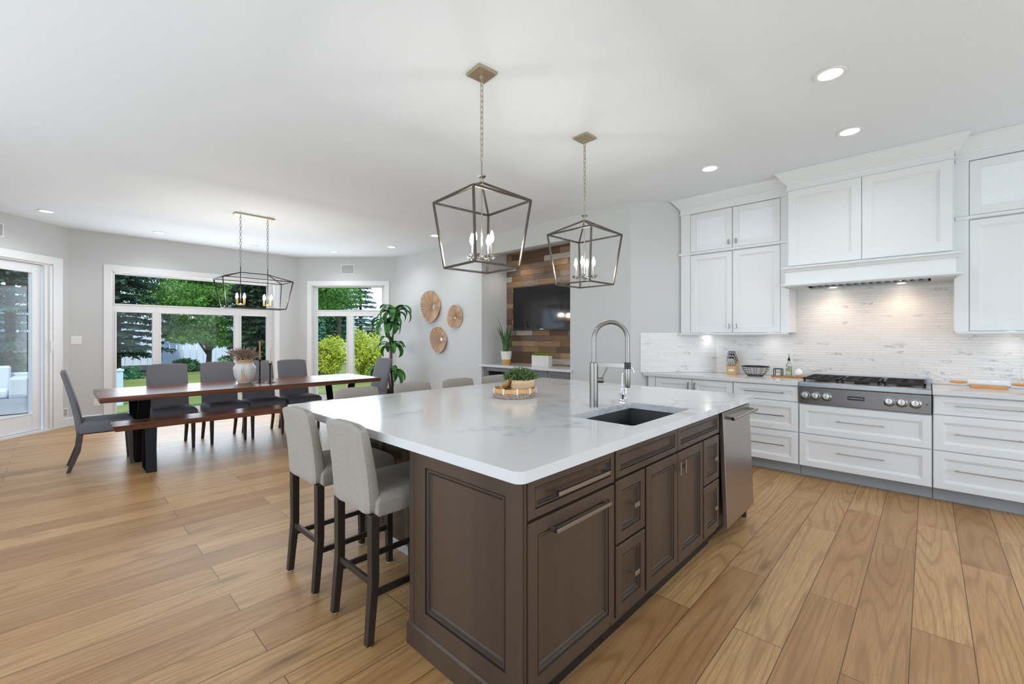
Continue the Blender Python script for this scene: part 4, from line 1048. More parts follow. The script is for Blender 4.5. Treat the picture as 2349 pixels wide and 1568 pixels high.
bp = TC + Vector((-.082, .026, .007))
BS = 1.05
bd = thing('ceramic_bird', tuple(bp), 'glossy amber and black ceramic bird figurine in the wicker tray', 'figurine')
dirb = Vector((.40, -.70, 0)).normalized()
ax = [bp + Vector((0, 0, .0)) - dirb * .018, bp - dirb * .022 + Vector((0, 0, .022)), bp - dirb * .004 + Vector((0, 0, .046)), bp + dirb * .022 + Vector((0, 0, .072)), bp + dirb * .042 + Vector((0, 0, .098)), bp + dirb * .052 + Vector((0, 0, .118)), bp + dirb * .056 + Vector((0, 0, .130))]
ax = [bp + (a_ - bp) * BS for a_ in ax]
MB().tube(ax, [.026 * BS, .034 * BS, .029 * BS, .020 * BS, .014 * BS, .012 * BS, .004], 14).build('body', M['amber_glaze'], bd, smooth=True, ang=80)
MB().tube([ax[4] + Vector((0, 0, .01)), ax[5] + dirb * .0 + Vector((0, 0, .02)) - dirb * .012, ax[5] - dirb * .006 + Vector((0, 0, .045)), ax[5] + dirb * .02 + Vector((0, 0, .062))], [.006, .005, .004, .001], 8).build('tail', M['black_plastic'], bd, smooth=True)
MB().tube([ax[3] + dirb * .015 - Vector((0, 0, .01)), ax[3] + dirb * .034 - Vector((0, 0, .014))], [.006, .001], 8).build('wing_tip', M['black_plastic'], bd, smooth=True)

# ------------------------------------------------------------------ things on the range counter
CZ = .9205
kb = thing('knife_block', (5.42, 1.640, CZ), 'blonde wooden knife block on the counter beneath the upper cabinets', 'knife block')
MB().loft([[(5.37, 1.59, CZ), (5.49, 1.59, CZ), (5.49, 1.69, CZ), (5.37, 1.69, CZ)], [(5.355, 1.592, CZ + .09), (5.49, 1.592, CZ + .17), (5.49, 1.688, CZ + .17), (5.355, 1.688, CZ + .09)]]).build('block', M['block_wood'], kb, bevel=(.003, 2))
MB().obox((5.3620, 1.610, CZ + .040), (0, .052, 0), (-.0035, 0, .022), (-.0015, 0, 0)).build('label_plate', M['plate_white'], kb)
def make_knife():
    k = thing('kitchen_knife', (0, 0, 0), 'steel-handled kitchen knife standing in the wooden block', 'knife', 'steel handled knives in the block')
    MB().loft([[(a * .006, b * .010, -.03) for a, b in ((-1, -1), (1, -1), (1, 1), (-1, 1))], [(a * .006, b * .009, .0) for a, b in ((-1, -1), (1, -1), (1, 1), (-1, 1))], [(a * .008, b * .011, .05) for a, b in ((-1, -1), (1, -1), (1, 1), (-1, 1))], [(a * .007, b * .013, .095) for a, b in ((-1, -1), (1, -1), (1, 1), (-1, 1))]]).build('grip', M['chrome'], k, bevel=(.003, 2))
    MB().loft([[(a * .0015, b * .010, -.055) for a, b in ((-1, -1), (1, -1), (1, 1), (-1, 1))], [(a * .0015, b * .010, -.028) for a, b in ((-1, -1), (1, -1), (1, 1), (-1, 1))]]).build('blade', M['brushed_nickel'], k)
    return k
kn0 = make_knife(); spots = []
for row, (xx, zz) in enumerate(((5.372, .10), (5.405, .118), (5.44, .14), (5.47, .158))):
    for j in range((4, 3, 3, 3)[row]): spots.append((xx, 1.605 + j * (.07 / ((3, 2, 2, 2)[row])), zz, row, j))
for i, (xx, yy, zz, row, j) in enumerate(spots):
    k = kn0 if i == 0 else copy_tree(kn0, (0, 0, 0), 0)
    k.location = (xx - .012, yy, CZ + zz + .03); k.rotation_euler = (R(-4 + 4 * (j - 1.5)), R(-28), 0); k.scale = (1, 1, (.62, .8, .95, 1.0)[row])
wb = thing('wire_basket', (5.36, 1.385, CZ), 'black wire fruit basket beside the knife block', 'basket')
Bc = Vector((5.36, 1.385, CZ))
mb = MB().tube([Bc + Vector((.105 * math.cos(2 * PI * k / 32), .135 * math.sin(2 * PI * k / 32), .105)) for k in range(32)], .0055, 8, closed=True)
mb.build('rim', M['black_steel'], wb, smooth=True)
mb = MB()
for z, f in ((.08, .93), (.055, .83), (.03, .72), (.012, .63)): mb.tube([Bc + Vector((.105 * f * math.cos(2 * PI * k / 28), .135 * f * math.sin(2 * PI * k / 28), z)) for k in range(28)], .0018, 5, closed=True)
for k in range(12):
    a = 2 * PI * k / 12 + .1; mb.tube([Bc + Vector((.105 * f * math.cos(a), .135 * f * math.sin(a), z)) for z, f in ((.105, 1), (.07, .95), (.035, .80), (.012, .63))], .002, 5)
mb.build('wires', M['black_steel'], wb, smooth=True)
MB().lathe([(.001, 0), (.078, 0), (.078, .012), (.001, .012)], Bc, 24).build('foot', M['espresso_wood'], wb)
sb = thing('serving_board', (5.42, 1.085, CZ), 'long thin wooden serving board left of the cooktop', 'board')
MB().loft([rrect(5.375, 5.475, .935, 1.235, CZ, .03), rrect(5.37, 5.48, .93, 1.24, CZ + .006, .03), rrect(5.37, 5.48, .93, 1.24, CZ + .016, .03)]).build('board', M['board_wood'], sb, smooth=True)
BZ = CZ + .017
fr = thing('square_frame', (5.42, 1.175, BZ), 'small black square lantern frame on the serving board', 'ornament')
mb = MB(); 
for a in (-.036, .036):
    mb.bar((5.42 + a, 1.139, BZ), (5.42 + a, 1.139, BZ + .072), .007); mb.bar((5.42 + a, 1.211, BZ), (5.42 + a, 1.211, BZ + .072), .007)
    mb.bar((5.42 + a, 1.136, BZ + .069), (5.42 + a, 1.214, BZ + .069), .007); mb.bar((5.384, 1.175 + a, BZ + .069), (5.456, 1.175 + a, BZ + .069), .007); mb.bar((5.384, 1.175 + a, BZ + .003), (5.456, 1.175 + a, BZ + .003), .006)
mb.build('frame', M['black_steel'], fr)
MB().box(5.40, 5.44, 1.155, 1.195, BZ + .001, BZ + .045).build('glass', M['bottle_glass'], fr)
ob = thing('oil_bottle', (5.42, 1.075, BZ), 'square glass oil bottle with a steel pour spout on the serving board', 'bottle')
MB().loft([rrect(5.395, 5.445, 1.05, 1.10, BZ, .006), rrect(5.395, 5.445, 1.05, 1.10, BZ + .115, .006), rrect(5.406, 5.434, 1.061, 1.089, BZ + .135, .012), rrect(5.408, 5.432, 1.063, 1.087, BZ + .165, .0118)]).build('glass', M['bottle_glass'], ob, smooth=True)
MB().loft([rrect(5.398, 5.442, 1.053, 1.097, BZ + .004, .005), rrect(5.398, 5.442, 1.053, 1.097, BZ + .10, .005)]).build('oil', M['oil'], ob)
MB().lathe([(.010, .160), (.014, .172), (.014, .178), (.007, .182), (.007, .195), (.003, .20), (.0025, .235)], (5.42, 1.075, BZ), 12).build('spout', M['black_steel'], ob, smooth=True)
eg = thing('round_ornament', (5.42, .988, BZ), 'glossy white round egg ornament on the serving board', 'ornament')
MB().sphere((5.42, .988, BZ + .040), .040, 20, (.6, 1, 1)).build('ball', M['egg_white'], eg, smooth=True, ang=80)
rs = thing('rolling_pin', (5.42, -.36, .955), 'white marble rolling pin with wooden handles right of the cooktop', 'rolling pin')
py0, py1 = -.245, -.495; pz = .962
MB().lathe([(.001, 0), (.028, .001), (.030, .004), (.030, .246), (.028, .249), (.001, .25)], (5.42, py0, pz), 24, axis=(0, -1, 0)).build('roller', M['pin_marble'], rs, smooth=True)
for y_, s in ((py0, 1), (py1, -1)):
    MB().lathe([(.007, 0), (.009, .012), (.013, .03), (.0135, .07), (.011, .098), (.004, .106)], (5.42, y_, pz), 14, axis=(0, s, 0)).build('handle', M['handle_wood'], rs, smooth=True)
cr = thing('pin_cradle', (5.39, -.365, CZ), 'wooden cradle under the marble rolling pin', 'stand')
MB().box(5.375, 5.395, -.475, -.265, CZ, CZ + .026).box(5.445, 5.465, -.475, -.265, CZ, CZ + .026).box(5.395, 5.445, -.475, -.465, CZ, CZ + .009).box(5.395, 5.445, -.275, -.265, CZ, CZ + .009).build('cradle', M['handle_wood'], cr, bevel=(.002, 1))
# ------------------------------------------------------------------ recess: bar cabinets, wood wall, television
wd = MB().box(NX - .022, NX - .001, NY0 + .001, NY1 - .001, .905, 2.788)
tag(wd.build('wood_wall_panel', M['reclaimed_planks']), 'wall panel of mixed reclaimed wood planks behind the television', 'wall panel')
bc = thing('bar_cabinet', (5.2, 4.43, 0), 'grey built-in bar cabinet with drawers and a bar handle inside the wall recess', 'cabinet')
GX = 4.905
MB().box(GX + .02, NX - .002, NY0 + .003, NY1 - .003, .10, .866).build('body', M['cabinet_grey'], bc)
MB().box(GX + .07, NX - .05, NY0 + .003, NY1 - .003, 0, .10).build('toe_kick', M['cabinet_grey'], bc)
for a, b in ((NY1 - .70, 3.98), (3.975, NY0 + .05)):
    for z0, z1, hz in ((.70, .862, .79), (.41, .695, .56), (.11, .405, .27)):
        fdrawer(bc, a, b, z0, z1, mat='cabinet_grey', pull=('h', .30, hz), x=GX + .02)
bf = thing('wine_fridge', (4.95, NY1 - .36, .11), 'glass-fronted wine fridge with a grey frame at the left of the bar cabinet', 'fridge')
mb = MB(); a, b = NY1 - .02, NY1 - .69
for (y0, y1, z0, z1) in ((b, b + .05, .115, .862), (a - .05, a, .115, .862), (b + .05, a - .05, .115, .17), (b + .05, a - .05, .80, .862)): mb.box(GX - .005, GX + .019, y0, y1, z0, z1)
mb.build('door_frame', M['cabinet_grey'], bf, bevel=(.002, 1))
MB().box(GX + .002, GX + .012, b + .05, a - .05, .17, .80).build('glass', M['tv_screen'], bf)
ct = MB().prism([(4.815, NY1 + .045), (4.815, NY0 - .035), (XT - .002, NY0 - .035), (XT - .002, NY0 + .002), (NX - .024, NY0 + .002), (NX - .024, NY1 - .002), (XT - .002, NY1 - .002), (XT - .002, NY1 + .045)], .87, .905)
tag(ct.build('countertop', M['quartz'], bevel=(.003, 2)), 'white quartz counter on the grey bar cabinet in the wall recess', 'countertop')
tv = thing('television', (5.39, 4.47, 1.83), 'black flat television mounted on the reclaimed wood wall', 'television')
TY0, TY1, TZ0, TZ1, TX = 5.10, 3.83, 1.462, 2.185, 5.372
MB().box(TX + .004, TX + .04, TY1 + .01, TY0 - .01, TZ0 + .01, TZ1 - .01).build('housing', M['black_plastic'], tv)
mb = MB()
for y0, y1, z0, z1 in ((TY1, TY1 + .014, TZ0, TZ1), (TY0 - .014, TY0, TZ0, TZ1), (TY1 + .014, TY0 - .014, TZ0, TZ0 + .035), (TY1 + .014, TY0 - .014, TZ1 - .014, TZ1)): mb.box(TX - .008, TX + .012, y0, y1, z0, z1)
mb.build('bezel', M['black_plastic'], tv, bevel=(.002, 1))
MB().box(TX - .002, TX + .003, TY1 + .014, TY0 - .014, TZ0 + .035, TZ1 - .014).build('screen', M['tv_screen'], tv)
MB().box(TX - .0095, TX - .0075, 4.435, 4.505, TZ0 + .011, TZ0 + .023).build('badge', M['plate_white'], tv)
MB().box(TX + .04, NX - .022, 4.3, 4.65, 1.7, 1.95).build('wall_mount', M['black_steel'], tv)
# ledge light spots inside recess
for y in (4.9, 4.0):
    rr_ = thing('recessed_light', (5.15, y, 2.79), 'small recessed light in the top of the wall recess', 'ceiling light', 'recess lights')
    MB().lathe([(.04, -.001), (.05, -.002), (.05, -.005), (.04, -.005)], (5.15, y, 2.79), 20, False, False).build('trim_ring', M['plate_white'], rr_)
    MB().lathe([(.04, -.003), (.001, -.003)], (5.15, y, 2.79), 20, False, True).build('lens', M['lamp_white'], rr_)
    lamp('SPOT', 'recess_lamp', (.0, 0, -.03), 9, (1, .96, .9), (0, 0, 0), rr_, spot_size=R(120), spot_blend=.8, shadow_soft_size=.04)
NZ = .9055
sp = Vector((5.06, 4.965, NZ))
sn = thing('snake_plant', tuple(sp), 'snake plant in a white and cork pot at the left of the recess counter', 'potted plant')
MB().mat(0).lathe([(.066, 0), (.075, .085)], sp, 28, True, False).build('cork_base', M['cork'], sn, smooth=True)
MB().lathe([(.076, .085), (.090, .200), (.096, .202), (.096, .216), (.088, .216), (.080, .19)], sp, 28, False, False).build('pot', M['ceramic_white'], sn, smooth=True)
MB().lathe([(.001, .19), (.082, .19)], sp, 20, False, False).build('soil', M['soil'], sn)
lf = MB()
for i in range(18):
    a = i * 2.4; r0 = .012 + .045 * random.random(); h = (.60 if i == 3 else random.uniform(.25, .50)); lean = random.uniform(.03, .16) + (.10 if i == 3 else 0)
    dx, dy = math.cos(a), math.sin(a)
    if i == 3: dx, dy = -.2, .75
    base_ = sp + Vector((r0 * dx, r0 * dy, .18)); tw = random.uniform(-.6, .6); rings = []
    for k in range(9):
        v = k / 8; c_ = base_ + Vector((dx, dy, 0)) * lean * v * v + Vector((0, 0, h * v)); w = .022 * math.sin(PI * min(1, .25 + .75 * v)) * (1 if v < .98 else 0) + .001
        s = Vector((-dy * math.cos(tw * v) + dx * math.sin(tw * v), dx * math.cos(tw * v) + dy * math.sin(tw * v), 0)); o_ = Vector((dx, dy, 0)) * .003
        rings.append([c_ - s * w, c_ + o_, c_ + s * w, c_ - o_])
    lf.loft(rings)
lf.build('leaves', M['leaf_snake'], sn, smooth=True)
mp = Vector((5.13, 4.27, NZ))
ms = thing('moss_planter', tuple(mp), 'low ribbed white planter of bright green moss below the television', 'planter')
mb = MB(); prof_ = []
X0, X1, Y0_, Y1_ = mp.x - .05, mp.x + .05, mp.y - .155, mp.y + .155
pts = []
nr = 13
for i in range(nr * 2): pts.append((X0 - (.010 if i % 2 else 0), Y0_ + (Y1_ - Y0_) * i / (nr * 2 - 1)))
for i in range(12): pts.append((X0 + (X1 - X0) * (i + 1) / 13, Y1_ + (.010 if i % 2 else 0)))
for i in range(nr * 2): pts.append((X1 + (.010 if i % 2 else 0), Y1_ - (Y1_ - Y0_) * i / (nr * 2 - 1)))
for i in range(12): pts.append((X1 - (X1 - X0) * (i + 1) / 13, Y0_ - (.010 if i % 2 else 0)))
mb.prism(pts, NZ, NZ + .165)
mb.build('planter_box', M['ceramic_white'], ms)
def moss(): return (random.uniform(X0, X1), random.uniform(Y0_ - .01, Y1_ + .01), NZ + .160 + random.random() * .022), (random.uniform(-1, 1), random.uniform(-1, 1), random.uniform(.1, 1.2))
leaves(MB(), 1500, moss, .022, .5).build('moss', M['leaf_moss'], ms)

# ------------------------------------------------------------------ woven wall discs
def disc(y, z, rad, hole, hy, hz, label, fold):
    r = thing('woven_wall_disc', (XT - .03, y, z), label, 'wall decoration', 'woven wall discs')
    mb = MB(); n = 72; rings = []
    for k in range(n):
        a = 2 * PI * k / n; rr = rad * (1 + .012 * math.sin(k * 12.9)) * (1 - .13 * math.exp(-((a - 2.3) / .45) ** 2) * (fold < 2)); ex = .022 * (.5 + .5 * math.cos(2 * (a - fold)))
        pk = .004 * (k % 2)
        inner = Vector((XT - .012 - pk, y + hy + hole * .8 * math.cos(a), z + hz + hole * 1.0 * math.sin(a)))
        outer_ = Vector((XT - .014 - ex * 1.7 - pk, y + rr * math.cos(a), z + rr * math.sin(a)))
        rings.append([inner, (inner + outer_) / 2 + Vector((-.006, 0, 0)), outer_, outer_ + Vector((.006, 0, 0)), inner + Vector((.006, 0, 0))])
    rings.append(rings[0]); mb.loft(rings, False, False, close=True)
    mb.build('woven_fan', M['seagrass'], r)
    MB().tube([Vector((XT - .014 - .0374 * (.5 + .5 * math.cos(2 * (2 * PI * k / 48 - fold))), y + rad * math.cos(2 * PI * k / 48), z + rad * math.sin(2 * PI * k / 48))) for k in range(48)], .004, 6, closed=True).build('rim_cord', M['white_rattan'], r, smooth=True)
    if hole < .05: MB().lathe([(hole * .95, -.004), (hole * .95, .008), (.001, .010)], (XT - .012, y + hy, z + hz), 14, axis=(-1, 0, 0)).build('centre_bead', M['ceramic_white'], r, smooth=True)
disc(6.725, 1.925, .300, .055, -.075, -.005, 'large woven seagrass wall disc with a round hole, highest of the three', .9)
disc(6.010, 1.716, .205, .02, -.01, -.03, 'small round woven seagrass wall disc, rightmost of the three', 2.2)
disc(6.485, 1.300, .245, .035, -.09, .01, 'folded woven seagrass wall disc, lowest of the three', .9)

# ------------------------------------------------------------------ tall dracaena in the corner
dp = Vector((4.38, 7.33, 0))
dc = thing('corn_plant', tuple(dp), 'tall three-tiered corn plant in a black pot in the corner by the small window', 'potted plant')
MB().lathe([(.12, 0), (.125, .01), (.16, .36), (.165, .37), (.15, .37), (.14, .33)], dp, 28, True, False).build('pot', M['black_plastic'], dc, smooth=True)
MB().lathe([(.001, .34), (.142, .34)], dp, 20, False, False).build('soil', M['soil'], dc)
side = Vector((.69089, -.72296, 0)); fw = Vector((.72296, .69089, 0))
tops = []
cn_ = MB()
for pts in ([(0, 0, .33), (-.01, 0, .8), (.0, 0, 1.15), (.03, 0, 1.50), (.045, 0, 1.80)], [(.03, .02, .33), (-.02, .02, .75), (-.03, .03, 1.2), (-.07, .03, 1.45), (-.09, .03, 1.60)], [(-.02, -.04, .33), (-.05, -.05, .70)]):
    P = [dp + side * a + fw * b + Vector((0, 0, z)) for a, b, z in pts]; cn_.tube(P, [.018, .017, .016, .015, .012][:len(P)], 10); tops.append(P[-1])
cn_.build('canes', M['bark'], dc, smooth=True)
tops.append(dp + side * .01 + Vector((0, 0, 1.18)))
def strap(mb, o, az, L, w, up, droop, elev=.6):
    rings = []; p = Vector(o); e = elev; d = Vector((math.cos(az), math.sin(az), 0)); n = 12; s = Vector((-d.y, d.x, 0))
    for k in range(n + 1):
        v = k / n; ww = w * (math.sin(PI * (.12 + .86 * v)) ** .7) + .001
        nrm = (Vector((0, 0, 1)) * math.cos(e) - d * math.sin(e))
        rings.append([p - s * ww + nrm * ww * .35, p, p + s * ww + nrm * ww * .35, p - nrm * .002])
        p = p + (d * math.cos(e) + Vector((0, 0, 1)) * math.sin(e)) * (L / n); e -= droop / n * (1 + v)
    mb.loft(rings)
lv = MB()
for (o, n, L, w) in ((tops[0], 15, .50, .058), (tops[1], 14, .50, .058), (tops[3], 12, .46, .055), (tops[2], 20, .52, .055)):
    for i in range(n):
        az = i * 2.39996 + random.uniform(-.3, .3); el = random.uniform(.2, 1.15); LL = L * random.uniform(.8, 1.1)
        dd_ = Vector((math.cos(az), math.sin(az)))
        if dd_.x > .6: LL *= .72
        strap(lv, o + Vector((0, 0, random.uniform(-.04, .03))), az, LL, w * random.uniform(.8, 1.2), 1, random.uniform(1.5, 2.4), el)
lv.build('leaves', M['leaf_dracaena'], dc, smooth=True)

# ------------------------------------------------------------------ dining table and bench
tb = thing('dining_table', (1.78, 6.32, 0), 'long dark walnut dining table on black V-shaped steel legs', 'table')
TT = MB().loft([[(.287, 5.806, .705), (3.285, 5.806, .705), (3.285, 6.83, .705), (.287, 6.83, .705)], [(.283, 5.80, .76), (3.290, 5.80, .76), (3.29, 6.836, .76), (.283, 6.836, .76)]])
TT.build('tabletop', M['walnut_top'], tb, bevel=(.003, 2))
def vleg(parent, x, yt0, yt1, yb0, yb1, zt, w=.10, t=.012):
    mb = MB()
    def slat(a, b): 
        a, b = Vector(a), Vector(b); d = (b - a).normalized(); n = Vector((1, 0, 0)).cross(d).normalized(); mb.obox(a - Vector((w / 2, 0, 0)) - n * t / 2, (w, 0, 0), n * t, b - a)
    slat((x, yb0, .0), (x, yt0, zt)); slat((x, yb1, .0), (x, yt1, zt))
    mb.box(x - w / 2, x + w / 2, yb0, yb1, 0, .010); mb.box(x - w / 2, x + w / 2, yt0 - .02, yt1 + .02, zt - .008, zt)
    return mb.build('leg_frame', M['black_steel'], parent, bevel=(.002, 1))
vleg(tb, .63, 5.87, 6.77, 6.17, 6.50, .704); vleg(tb, 2.90, 5.92, 6.72, 6.17, 6.50, .704)
bn = thing('dining_bench', (1.7, 5.75, 0), 'dark walnut dining bench with flat black steel legs in front of the table', 'bench')
MB().loft([[(.385, 5.592, .445), (3.05, 5.592, .445), (3.05, 5.915, .445), (.385, 5.915, .445)], [(.365, 5.575, .50), (3.06, 5.575, .50), (3.06, 5.925, .50), (.365, 5.925, .50)]]).build('bench_top', M['walnut_top'], bn, bevel=(.003, 2))
vleg(bn, .655, 5.665, 5.835, 5.612, 5.890, .444, .085); vleg(bn, 2.78, 5.665, 5.835, 5.612, 5.890, .444, .085)

# ------------------------------------------------------------------ dining chairs (local: seat front toward -Y)
def make_chair():
    r = thing('dining_chair', (0, 0, 0), 'x', 'chair', 'charcoal upholstered dining chairs')
    C = M['chair_grey']; q4 = ((-1, -1), (1, -1), (1, 1), (-1, 1))
    MB().loft([[(a * .215, b * .205 - .05, .365) for a, b in q4], [(a * .228, b * .215 - .05, .385) for a, b in q4], [(a * .228, b * .215 - .05, .46) for a, b in q4], [(a * .20, b * .18 - .05, .495) for a, b in q4]]).build('seat', C, r, bevel=(.02, 3), smooth=True)
    b = curve_pad(.425, .65, .065, -.004, .135, .35, .125, 9, 11)
    b.build('backrest', C, r, smooth=True, ang=75, subsurf=1)
    for sx in (-1, 1):
        x = sx * .185
        MB().loft([[(x + a * .02, .155 + b_ * .022, .38) for a, b_ in q4], [(x + a * .018, .175 + b_ * .02, .2) for a, b_ in q4], [(x + a * .015, .242 + b_ * .016, 0) for a, b_ in q4]]).build('leg', M['chair_leg_wood'], r, bevel=(.003, 2))
        MB().loft([[(x + a * .022, -.22 + b_ * .022, .38) for a, b_ in q4], [(x + a * .015, -.235 + b_ * .015, 0) for a, b_ in q4]]).build('leg', M['chair_leg_wood'], r, bevel=(.003, 2))
    return r
ch = make_chair(); ch.location = (.975, 6.755, 0); ch['label'] = 'charcoal upholstered dining chair leftmost along the window side of the table'
copy_tree(ch, (1.535, 6.770, 0), R(1), 'charcoal dining chair second from the left on the window side, its back beside the vase')
copy_tree(ch, (2.005, 6.775, 0), R(-1), 'charcoal dining chair on the window side with its back behind the vase and candlesticks')
copy_tree(ch, (2.490, 6.765, 0), R(1), 'charcoal dining chair rightmost along the window side of the table')
copy_tree(ch, (.325, 6.365, 0), R(89), 'charcoal dining chair at the left head of the table, seen side-on beside the patio door')
copy_tree(ch, (3.42, 6.40, 0), R(-85), 'charcoal dining chair at the right head of the table by the corn plant')

# vase, candlesticks
vp = Vector((1.673, 6.366, .761))
va = thing('stoneware_vase', tuple(vp), 'white angular vase with a bead tassel on the dining table', 'vase')
MB().lathe([(.070, 0), (.078, .01), (.118, .10), (.128, .19), (.125, .205), (.095, .25), (.088, .262), (.088, .300), (.080, .300), (.080, .26), (.11, .2)], vp, 28, True, False).build('body', M['ceramic_white'], va, smooth=True, ang=25)
MB().lathe([(.0895, .258), (.0895, .296)], vp, 28, False, False).build('neck_band', M['red_brown_bead'], va, smooth=True)
bd_ = MB(); vd = (-fw * .9 + side * .35).normalized(); vs = Vector((-vd.y, vd.x, 0))
for k in range(34):
    a = 2 * PI * k / 34; bd_.sphere(vp + Vector((.096 * math.cos(a), .096 * math.sin(a), .258)), .008, 6)
for st in range(2):
    for k in range(11):
        z = .245 - k * .014; rr = .094 + (.037 * min(1, k / 4)); bd_.sphere(vp + vd * rr + vs * (-.012 + .022 * st) + Vector((0, 0, z)), .008, 6)
bd_.build('bead_garland', M['white_rattan'], va)
ts = MB()
for k in range(26): ts.tube([vp + vd * .130 + vs * random.uniform(-.008, .02) + Vector((0, 0, .12)), vp + vd * .124 + vs * random.uniform(-.02, .05) + Vector((0, 0, .03))], .0028, 4)
ts.build('tassel', M['rattan'], va)
dr = thing('dried_bouquet', tuple(vp + Vector((0, 0, .27))), 'bouquet of dried brown grasses standing in the white vase', 'dried flowers')
mb = MB()
for k in range(190):
    a = random.uniform(0, 2 * PI); sp_ = random.uniform(.02, .19); h = random.uniform(.12, .235) - sp_ * .35
    b0 = vp + Vector((.05 * math.cos(a) * random.random(), .05 * math.sin(a) * random.random(), .27)); b1 = b0 + Vector((sp_ * .5 * math.cos(a), sp_ * .5 * math.sin(a), h * .7)); b2 = b0 + Vector((sp_ * math.cos(a), sp_ * math.sin(a), h))
    mb.tube([b0, b1], .0012, 4); mb.tube([b1, (b1 + b2) / 2, b2], [.002, .0055, .001], 5)
mb.build('stems', M['dried_stems'], dr)
mb = MB()
for k in range(14):
    a = random.uniform(0, 2 * PI); strap(mb, vp + Vector((0, 0, .29)), a, random.uniform(.08, .16), .012, 1, 1.4, .8)
mb.build('dry_leaves', M['amber_glaze' if False else 'board_wood'], dr)
def stick(p, h, ch_, wax, label):
    r = thing('candlestick', tuple(p), label, 'candlestick'); prof = [(.001, 0), (.066, 0), (.066, .004), (.03, .014), (.014, .03)]
    n = int((h - .05) / .022)
    for k in range(n):
        z = .03 + k * .022; prof += [(.008, z + .003), (.0145, z + .011), (.008, z + .019)]
    z = .03 + n * .022; prof += [(.008, z), (.018, z + .006), (.020, h), (.011, h)]
    MB().lathe(prof, p, 16).build('holder', M['candle_holder_black'], r, smooth=True, ang=50)
    MB().lathe([(.0115, h - .004), (.0105, h + ch_ - .012), (.003, h + ch_)], p, 12).build('taper_candle', M[wax], r, smooth=True)
stick(Vector((1.812, 6.235, .761)), .31, .235, 'amber_wax', 'black turned candlestick with a tall amber candle, nearer the vase')
stick(Vector((1.905, 6.145, .761)), .255, .205, 'white_wax', 'black turned candlestick with a pale candle, farther from the vase')

# ------------------------------------------------------------------ linear lantern over the table
LL = thing('linear_lantern', (1.86, 6.62, ZC), 'long black cage lantern on two chains over the dining table', 'chandelier')
cxl, cyl = 1.86, 6.63
mb = MB(); t = .011
a1, b1, a2, b2 = .42, .225, .362, .12
tp = [(cxl + i * a1, cyl + j * b1, 2.12) for i, j in ((-1, -1), (1, -1), (1, 1), (-1, 1))]; bt = [(cxl + i * a2, cyl + j * b2, 1.74) for i, j in ((-1, -1), (1, -1), (1, 1), (-1, 1))]
rg = [(cxl - .165, cyl, 2.215), (cxl + .165, cyl, 2.215)]
for i in range(4): mb.bar(tp[i], tp[(i + 1) % 4], t).bar(bt[i], bt[(i + 1) % 4], t).bar(tp[i], bt[i], t)
mb.bar(rg[0], rg[1], t)
for i, j in ((0, 0), (3, 0), (1, 1), (2, 1)): mb.bar(tp[i], rg[j], t)
mb.build('cage', M['cage_black'], LL)
MB().box(cxl - .24, cxl + .24, cyl - .055, cyl + .055, ZC - .022, ZC - .001).build('canopy', M['champagne'], LL, bevel=(.002, 1))
for s in (-1, 1):
    x = cxl + s * .165
    MB().tube([(x, cyl, 1.78), (x, cyl, 2.30)], .005, 8).build('rod', M['cage_black'], LL, smooth=True)
    chain(MB(), (x, cyl, 2.30), (x, cyl, ZC - .02), .05, .022, .003).build('chain', M['brushed_nickel'], LL, smooth=True)
    am = MB().lathe([(.018, -.01), (.022, .0), (.01, .012)], (x, cyl, 1.79), 12)
    ps = [(x + .06 * math.cos(a), cyl + .06 * math.sin(a)) for a in (R(35), R(125), R(215), R(305))]
    for p in ps: am.tube([(x, cyl, 1.79), (p[0], p[1], 1.785)], .005, 8)
    am.build('candle_arms', M['gold'], LL, smooth=True)
    for p in ps: bulb(LL, (p[0], p[1], 1.79), M['gold'], .009, .07, dish=False)
    lamp('POINT', 'lantern_glow', (s * .165, .01, 1.91 - ZC), 8, (1, .93, .84), (0, 0, 0), LL, shadow_soft_size=.03)
# ------------------------------------------------------------------ garden
GZ = -.15
lawn = MB(); n_ = 24; 
def gh(x, y):
    d = max(0, math.hypot(x - 2, y - 9) - 6); return GZ + .003 * d
gx = [-40 + 90 * i / 30 for i in range(31)]; gyy = [-20 + 80 * i / 32 for i in range(33)]
for yv in gyy:
    for xv in gx: lawn.v.append((xv, yv, gh(xv, yv)))
for j in range(32):
    for i in range(30):
        b = j * 31 + i; lawn.face(b, b + 1, b + 32, b + 31)
struct('lawn', lawn, M['lawn_grass'], smooth=True)
struct('patio', MB().prism([(.3, 13.6), (-9, 13.6), (-9, 3), (-2.2, 3), (-2.1, 7.3), (.05, 9.6), (.5, 9.6), (.5, 13.0)], GZ + .0, GZ + .10), M['patio'])
struct('garden_bed', MB().prism([(-12, 22.6), (-5, 22.8), (0, 23.8), (2.8, 24.0), (5.6, 23.0), (8, 22.0), (10, 24), (10, 28.2), (-12, 28.2)], GZ - .1, gh(0, 24) + .05), M['mulch'])
